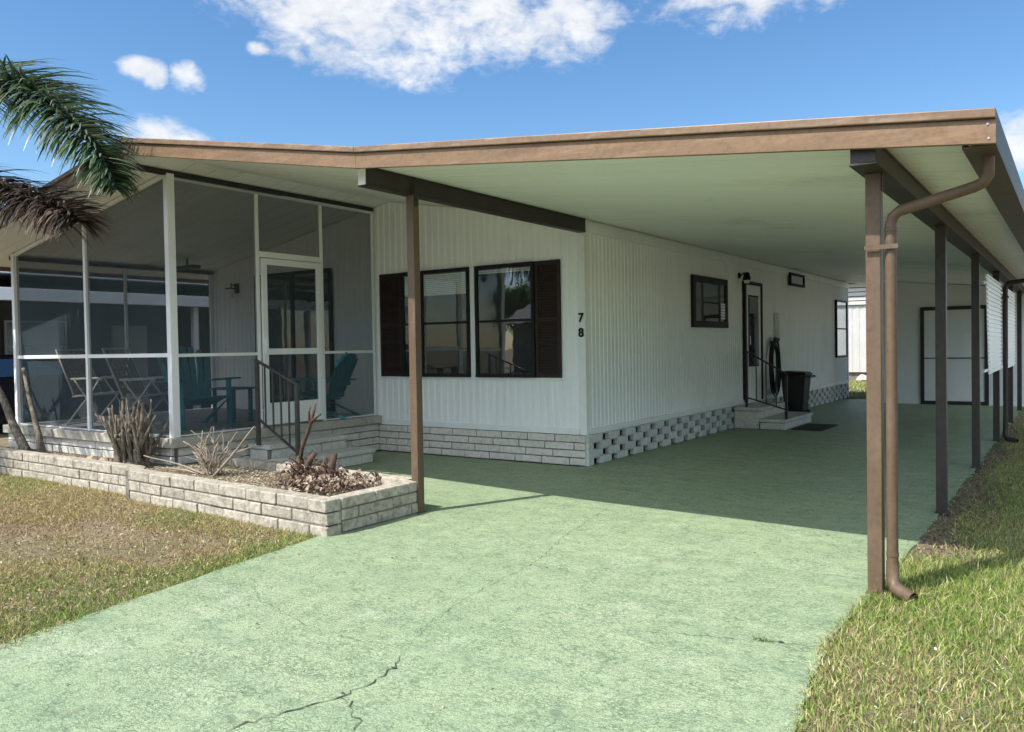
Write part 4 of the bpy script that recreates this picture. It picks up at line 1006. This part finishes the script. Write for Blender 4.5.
# ------------------------------------------------------------------ grass (blades grown as one mass per lawn)
def vn(x, y, s, o):   # cheap smooth pseudo-noise 0..1
    return .5 + .25 * (np.sin(x * s + o + 1.7 * np.sin(y * s * .7 + o * 2)) + np.sin(y * s * 1.3 + 2.1 * o + 1.3 * np.sin(x * s * .9 - o)))
def lawn(name, poly, n, hfun, dfun, cfun, seed, label, lean=.5, width=.0025):
    g = np.random.default_rng(seed); xs = [p[0] for p in poly]; ys = [p[1] for p in poly]
    x = g.uniform(min(xs), max(xs), n); y = g.uniform(min(ys), max(ys), n)
    k = inpoly(x, y, poly); x = x[k]; y = y[k]
    k = g.random(len(x)) < dfun(x, y); x = x[k]; y = y[k]; n = len(x)
    h = hfun(x, y) * g.uniform(.35, 1.25, n); th = g.uniform(0, 2 * np.pi, n); ln = np.abs(g.normal(0, lean, n)) + .12; la = g.uniform(0, 2 * np.pi, n)
    L = np.stack([np.cos(la) * ln, np.sin(la) * ln], 1); wv = np.stack([np.cos(th), np.sin(th), np.zeros(n)], 1) * (width * g.uniform(.6, 1.4, n))[:, None]
    base = np.stack([x, y, np.full(n, -.016)], 1)
    def pt(t): 
        o = np.zeros((n, 3)); o[:, :2] = L * (h * t ** 1.7)[:, None]; o[:, 2] = h * t * (1 - .25 * ln * t); return base + o
    p0, p1, p2 = pt(np.full(n, 0.)), pt(np.full(n, .5)), pt(np.full(n, 1.))
    V = np.stack([p0 - wv, p0 + wv, p1 - wv * .8, p1 + wv * .8, p2], 1).reshape(-1, 3)
    b0 = (np.arange(n) * 5)[:, None]
    loops = np.concatenate([b0 + 0, b0 + 1, b0 + 3, b0 + 2, b0 + 2, b0 + 3, b0 + 4], 1).ravel()
    cnt = np.tile([4, 3], n); c = cfun(x, y, g); C = np.repeat(c, 5, 0)
    o = npmesh(name, V, cnt, loops, 'blade', C); tag(o, label, 'grass', kind='stuff'); return o
def mixcol(pal, wts, x, g):
    w_ = np.cumsum(np.stack(wts, 1), 1); w_ = w_ / w_[:, -1:]; u = g.random(len(x))[:, None]; i = (u > w_).sum(1); return np.array(pal)[i] * g.uniform(.65, 1.3, (len(x), 1))
GR = [(.12, .20, .04), (.23, .31, .07), (.43, .355, .165), (.30, .215, .11), (.55, .48, .27)]
def bare_(x, y):
    nz = vn(x * 1.0, y * 1.6, 4.1, .3) - .5
    d1 = ((x + 6.1) / 1.15) ** 2 + ((y - 3.55) / .38) ** 2; d2 = ((x + 7.6) / 1.3) ** 2 + ((y - 3.0) / .55) ** 2; d3 = ((x + 5.3) / .45) ** 2 + ((y - 3.35) / .22) ** 2
    return np.clip(1.35 - np.minimum(np.minimum(d1, d2), d3) + nz * 1.6, 0, 1)
def cl(x, y, g):
    v = vn(x, y, 1.9, .7); v2 = vn(x, y, 5.1, 2.7); ex = (-4.39 - (np.minimum(y, 4.5) - 1.9) * .19) - x
    e = np.exp(-(ex / .38) ** 2); b_ = bare_(x, y); gr = np.clip(v * .9 - .2 + .45 * (v2 - .5) + 1.35 * e * (.45 + .8 * vn(x, y, 4.3, 5.5)) - .6 * b_, .03, 1.6)
    return mixcol(GR, [gr * .6, gr * .8, np.clip(.9 - .6 * gr - .3 * b_, .1, 1), np.clip(.45 - .4 * gr + .8 * b_, .05, 2), .22 + 0 * gr], x, g)
def dl(x, y):
    return np.clip(1.0 - bare_(x, y) * .85, .15, 1) * (.35 + .65 * vn(x, y, 3.3, 2))
left_poly = [(-12.5, 4.95), (-7.9, 4.7), (-4.81, 4.38), (-4.84, 4.40), (-4.60, 2.83), (-4.36, 1.9), (-4.04, .2), (-7, .2), (-12.5, 2.2)]
lawn('lawn_grass', left_poly, 470000, lambda x, y: .030 + .020 * vn(x, y, 2.5, 1) + .028 * np.exp(-(((-4.39 - (np.minimum(y, 4.5) - 1.9) * .19) - x) / .3) ** 2) * vn(x, y, 4.3, 5.5), dl, cl, 1, 'patchy dry brown and green lawn left of the driveway', 1.15)
def cr_(x, y, g):
    v = vn(x, y, 1.7, 3.1); near = np.exp(-(((x + .55) / .5) ** 2 + ((y - 5.1) / .9) ** 2)); gr = np.clip(.45 + .5 * v + .6 * near - .25 * np.exp(-((y - 3.3) / .8) ** 2), .1, 1.3)
    return mixcol([(.13, .23, .04), (.26, .34, .08), (.46, .43, .18), (.34, .26, .14), (.60, .55, .34)], [gr * .6, gr * .7, .55 - .2 * gr, .35 - .22 * np.minimum(gr, 1), .16 + 0 * gr], x, g)
def dr_(x, y):
    dirt = np.clip(1.4 - (x + .93) / (.30 + .12 * np.sin(y * 2.3)), 0, 1) * np.clip((y - 5.7) / .5, 0, 1)
    return np.clip(1 - .95 * dirt, .05, 1) * (.6 + .4 * vn(x, y, 4, 5)) * np.clip(1.25 - .03 * (y - 3), .4, 1)
right_poly = [(-.50, -1), (-.88, 3.1), (-1.01, 4.0), (-.99, 4.8), (-.95, 5.4), (-.93, 20.4), (1.4, 20.4), (1.4, -1)]
lawn('verge_grass', right_poly, 560000, lambda x, y: .036 + .022 * vn(x, y, 2.1, 4) + .035 * np.exp(-(((x + .6) / .5) ** 2 + ((y - 5.0) / .8) ** 2)), dr_, cr_, 2, 'greener grass verge right of the driveway beside the carport posts', .8)
lawn('crack_weeds', [(-1.33, 3.91), (-1.12, 3.93), (-1.13, 3.965), (-1.33, 3.94)], 2400, lambda x, y: .04 + 0 * x, lambda x, y: np.clip(vn(x, y, 30, 1) * 2 - .8, 0, .35), lambda x, y, g: np.tile(np.array([[.10, .17, .05]]), (len(x), 1)) * g.uniform(.6, 1.3, (len(x), 1)), 6, 'small weeds growing in the crack near the right edge of the driveway', .9)
far_poly = [(-19, 22), (-19, 31), (3, 31), (3, 22)]
lawn('backyard_grass', far_poly, 60000, lambda x, y: .10 + 0 * x, lambda x, y: 1 + 0 * x, cr_, 3, 'strip of grass behind the carport gap', .5, .008)
tag(scatter_chips('fallen_debris', [(-.85, 2.2), (-.98, 4.1), (-.6, 4.6), (1.2, 4.6), (1.2, 2.2)], 380, .0, .007, [(.7, .68, .62), (.6, .55, .5), (.75, .72, .7)], 'litter', 9, .03, .5), 'pale petals and bits scattered on the grass verge', 'debris', kind='stuff')
tag(scatter_chips('dry_leaf_bits', [(-9, 2.0), (-9, 4.5), (-4.95, 4.3), (-4.75, 2.8), (-4.5, 1.6)], 12000, -.01, .010, [(.34, .25, .17), (.22, .13, .09), (.13, .085, .065), (.42, .35, .25)], 'litter', 19, .03, .5), 'dry leaf bits scattered over the left lawn', 'debris', kind='stuff')
tag(scatter_chips('driveway_bits', [(-4.6, 1.5), (-.9, 1.5), (-1, 9), (-4.8, 9)], 150, .004, .009, [(.3, .22, .13), (.2, .15, .1), (.42, .36, .22), (.16, .2, .08)], 'litter', 39, .004, .3), 'tiny dry leaf bits blown over the green driveway', 'debris', kind='stuff')
tag(scatter_chips('shade_dirt_litter', [(-.93, 6.0), (-.93, 16), (-.4, 16), (-.5, 6.0)], 9000, -.012, .012, [(.2, .15, .11), (.12, .09, .07), (.26, .20, .15), (.15, .11, .08)], 'litter', 29, .02, .5), 'brown leaf litter along the shaded edge of the drive', 'debris', kind='stuff')

# ------------------------------------------------------------------ neighbours
nb = thing('neighbour_house', 'low grey neighbouring home with white eaves seen through the porch screens', 'house', (-25, 9, 0))
b = MB(); b.box(-30, -21.6, -1, 30, -.04, 2.95); b.build('wall', 'neighwall', nb)
b = MB(); b.hexa([(-31, -2, 3.38), (-20, -2, 3.30), (-20, 31, 3.30), (-31, 31, 3.38), (-31, -2, 3.40), (-25.5, -2, 3.5), (-25.5, 31, 3.5), (-31, 31, 3.40)]); b.build('roof', 'neighroof', nb)
b = MB(); b.box(-20.02, -19.9, -2, 31, 3.28, 3.50); b.build('fascia_board', 'whitemetal', nb, .01)
b = MB(); b.box(-20.02, -16.6, -2, 31, 2.98, 3.0); b.hexa([(-19.9, -2, 3.0), (-16.6, -2, 2.50), (-16.6, 31, 2.50), (-19.9, 31, 3.0), (-19.9, -2, 3.28), (-16.6, -2, 2.56), (-16.6, 31, 2.56), (-19.9, 31, 3.28)]); b.build('carport_roof', 'neighroof', nb)
b = MB(); b.box(-16.6, -16.5, -2, 31, 2.48, 2.72); b.build('gutter', 'whitemetal', nb, .01)
for y in (-1.5, 2.2, 6.6, 11.5, 16.5, 21.5, 26.5): MB().box(-16.85, -16.73, y - .06, y + .06, 0, 2.48).build('post', 'whitemetal', nb)
for y in (2, 9.5, 15.5, 21): window(nb, 'Y', -21.58, 1, y, y + 1.5, 1.0, 2.3, frame='whitemetal')
b = MB(); b.box(-21.59, -21.5, 12.2, 13.2, 0, 2.2); b.build('door', 'trim', nb)

def make_car(name, label, loc, rz, mat='carpaint'):
    t = thing(name, label, 'car', (0, 0, 0), local=True)
    pr = [(-2.25, .35), (-2.3, .62), (-2.22, .88), (-1.35, 1.0), (-.72, 1.42), (.55, 1.46), (1.35, 1.08), (2.12, .98), (2.22, .7), (2.2, .35)]
    b = MB(); n = len(pr)
    rows = []
    for s, (ky, kz) in ((-.86, (1, 0)), (-.90, (1, 0)), (.90, (1, 0)), (.86, (1, 0))): pass
    secs = [(-.78, .93), (-.88, 1.0), (.88, 1.0), (.78, .93)]
    for y, sc in secs:
        for x, z in pr:
            yy = y * (1 - max(0, z - .98) * .42); b.v.append((x * (1 if abs(y) > .8 else .985), yy, z))
    for i in range(3):
        for k in range(n - 1): q = i * n + k; b.f.append([q, q + 1, q + n + 1, q + n])
        b.f.append([i * n + n - 1, i * n, (i + 1) * n, (i + 1) * n + n - 1])
    b.f.append(list(range(n))); b.f.append([3 * n + k for k in reversed(range(n))])
    b.build('body', mat, t, .05, smooth=False, local=True)
    for s in (-1, 1):
        y = s * .785
        k = MB(); k.hexa([(-1.1, y, 1.04), (1.08, y, 1.06), (1.08, y + s * .02, 1.06), (-1.1, y + s * .02, 1.04), (-.62, y - s * .1, 1.37), (.45, y - s * .1, 1.38), (.45, y - s * .08, 1.38), (-.62, y - s * .08, 1.37)]); k.build('side_window', 'glass', t, local=True)
        for x in (-1.4, 1.38):
            wo_ = MB().lathe([(.05, -.11), (.30, -.11), (.33, -.07), (.33, .07), (.30, .11), (.05, .11)], (x, s * .80, .33), 24, 'Y').build('wheel', 'tyre', t, smooth=False, local=True)
            MB().lathe([(.02, -.118), (.2, -.116), (.2, .116), (.02, .118)], (x, s * .80, .33), 16, 'Y').build('rim', 'silver', wo_, local=True)
        MB().box(2.14, 2.24, s * .62 - .14, s * .62 + .14, .68, .84).build('headlight', 'whitemetal', t, .02, local=True)
        MB().box(-2.31, -2.22, s * .66 - .12, s * .66 + .12, .68, .86).build('tail_lamp', 'red', t, .02, local=True)
    k = MB(); k.hexa([(.62, -.62, 1.42), (.62, .62, 1.42), (1.32, .72, 1.10), (1.32, -.72, 1.10), (.63, -.62, 1.455), (.63, .62, 1.455), (1.35, .72, 1.125), (1.35, -.72, 1.125)]); k.build('windscreen', 'void', t, local=True)
    t.location = loc; t.rotation_euler = (0, 0, R(rz)); return t
c1 = make_car('parked_car', 'dark blue car parked at the neighbour carport, beyond the left porch post', (-17.0, 7.2, 0), 90)
make_car('parked_car', 'silver grey car parked across the street', (-9.6, -14.5, 0), 90, 'silver')

# rear neighbour behind the gap
rn = thing('white_neighbour_home', 'white siding home behind the end of the carport', 'house', (-8, 34, 0))
M['farwhite'] = paint('far_white_siding', (.50, .50, .485), .05, (.38, .38, .35), .3, .6, 2)
b = MB(); siding(b, -16, 2, 32, .3, 2.75, 'X', -1, .25, .015); b.box(-16, 2, 32.02, 38, .3, 2.76); b.build('wall', 'farwhite', rn)
b = MB()
for k in range(5): b.box(-16.1, 2.1, 31.9 - .004 * k, 38, 2.77 + k * .16, 2.9 + k * .16)
b.build('lap_siding', 'farwhite', rn)
b = MB(); b.prism([(31.5, 3.58), (38.5, 3.58), (35, 4.3)], -16.4, 2.4, 'X'); b.build('roof', 'roof', rn)
MB().box(-16, 2, 32.1, 38, 0, .3).build('skirting', 'mortar', rn)
g_ = random.Random(4)
for i, x in enumerate((-7.0, -6.2, -5.8)):
    b = MB(); b.lathe([(.12, 0), (.2, .1), (.17, .22), (.06, .3)], (x, 30.8, -.04), 8); b.v = [(p[0] + g_.uniform(-.05, .05), p[1] + g_.uniform(-.05, .05), p[2] + g_.uniform(-.03, .03)) for p in b.v]
    tag(b.build('rock', 'stone'), ('left', 'middle', 'right')[i] + ' pale rock by the white home behind the carport', 'rock', 'pale rocks in the back yard')

# across the street: seen only in the windows
oh = thing('opposite_house', 'tan house across the street behind the camera', 'house', (-16, -26, 0))
b = MB(); b.box(-26, -6, -31, -21, 0, 2.7); b.build('wall', 'tanwall', oh)
b = MB(); b.prism([(-31.8, 2.71), (-20.2, 2.71), (-26, 4.4)], -27, -5, 'X'); b.build('roof', 'neighroof', oh)
for x in (-24, -19, -13.5): window(oh, 'X', -20.99, 1, x, x + 1.6, .9, 2.2, frame='whitemetal')
oh2 = thing('opposite_house', 'grey house across the street, farther right', 'house', (10, -26, 0))
b = MB(); b.box(0, 20, -31, -22, 0, 2.7); b.build('wall', 'neighwall', oh2)
b = MB(); b.prism([(-31.8, 2.71), (-21.2, 2.71), (-26.5, 4.3)], -1, 21, 'X'); b.build('roof', 'neighroof', oh2)
for x in (2, 9, 15): window(oh2, 'X', -21.99, 1, x, x + 1.6, .9, 2.2, frame='whitemetal')
def tree(x, y, h, r, seed, label):
    g = np.random.default_rng(seed); q = random.Random(seed)
    t = thing('leafy_tree', label, 'tree', (x, y, 0), 'trees across the street'); b = MB()
    b.tube([(x, y, 0), (x + .1, y, h * .3), (x, y + .1, h * .55)], [.28, .2, .14], 10)
    for k in range(7):
        a = k * .9; limb(b, (x, y, h * (.3 + .03 * k)), (math.cos(a), math.sin(a), .8), r * 1.1, .09, q, 5, .15, .3)
    b.build('trunk', 'bark', t, smooth=True)
    cs = g.normal(0, 1, (46, 3)); cs /= np.linalg.norm(cs, axis=1)[:, None]; cs *= g.uniform(.35, 1, (46, 1)); cs = cs * [r, r, r * .7] + [x, y, h * .72]
    n = 9000; c = cs[g.integers(0, 46, n)] + g.normal(0, r * .16, (n, 3)); u = g.normal(0, 1, (n, 3)); u /= np.linalg.norm(u, axis=1)[:, None]; v = np.cross(u, g.normal(0, 1, (n, 3))); v /= np.linalg.norm(v, axis=1)[:, None]
    s = .10; V = np.stack([c - u * s, c + v * s * .5, c + u * s, c - v * s * .5], 1).reshape(-1, 3)
    C = np.repeat(np.array([(.04, .08, .02), (.07, .12, .03), (.1, .14, .045)])[g.integers(0, 3, n)], 4, 0)
    o = npmesh('crown', V - np.array([x, y, 0]), np.full(n, 4), np.arange(n * 4), 'leaf', C); o.parent = t
tree(-3, -19, 5.5, 1.8, 2, 'round tree between the two houses across the street')
tree(-33, -32, 6, 2.2, 3, 'tall tree behind the left end of the tan house')
tree(14, -18, 7, 2.5, 4, 'bushy tree in front of the grey house across the street')
for o in list(bpy.data.objects):
    if '_w' in o: del o['_w']
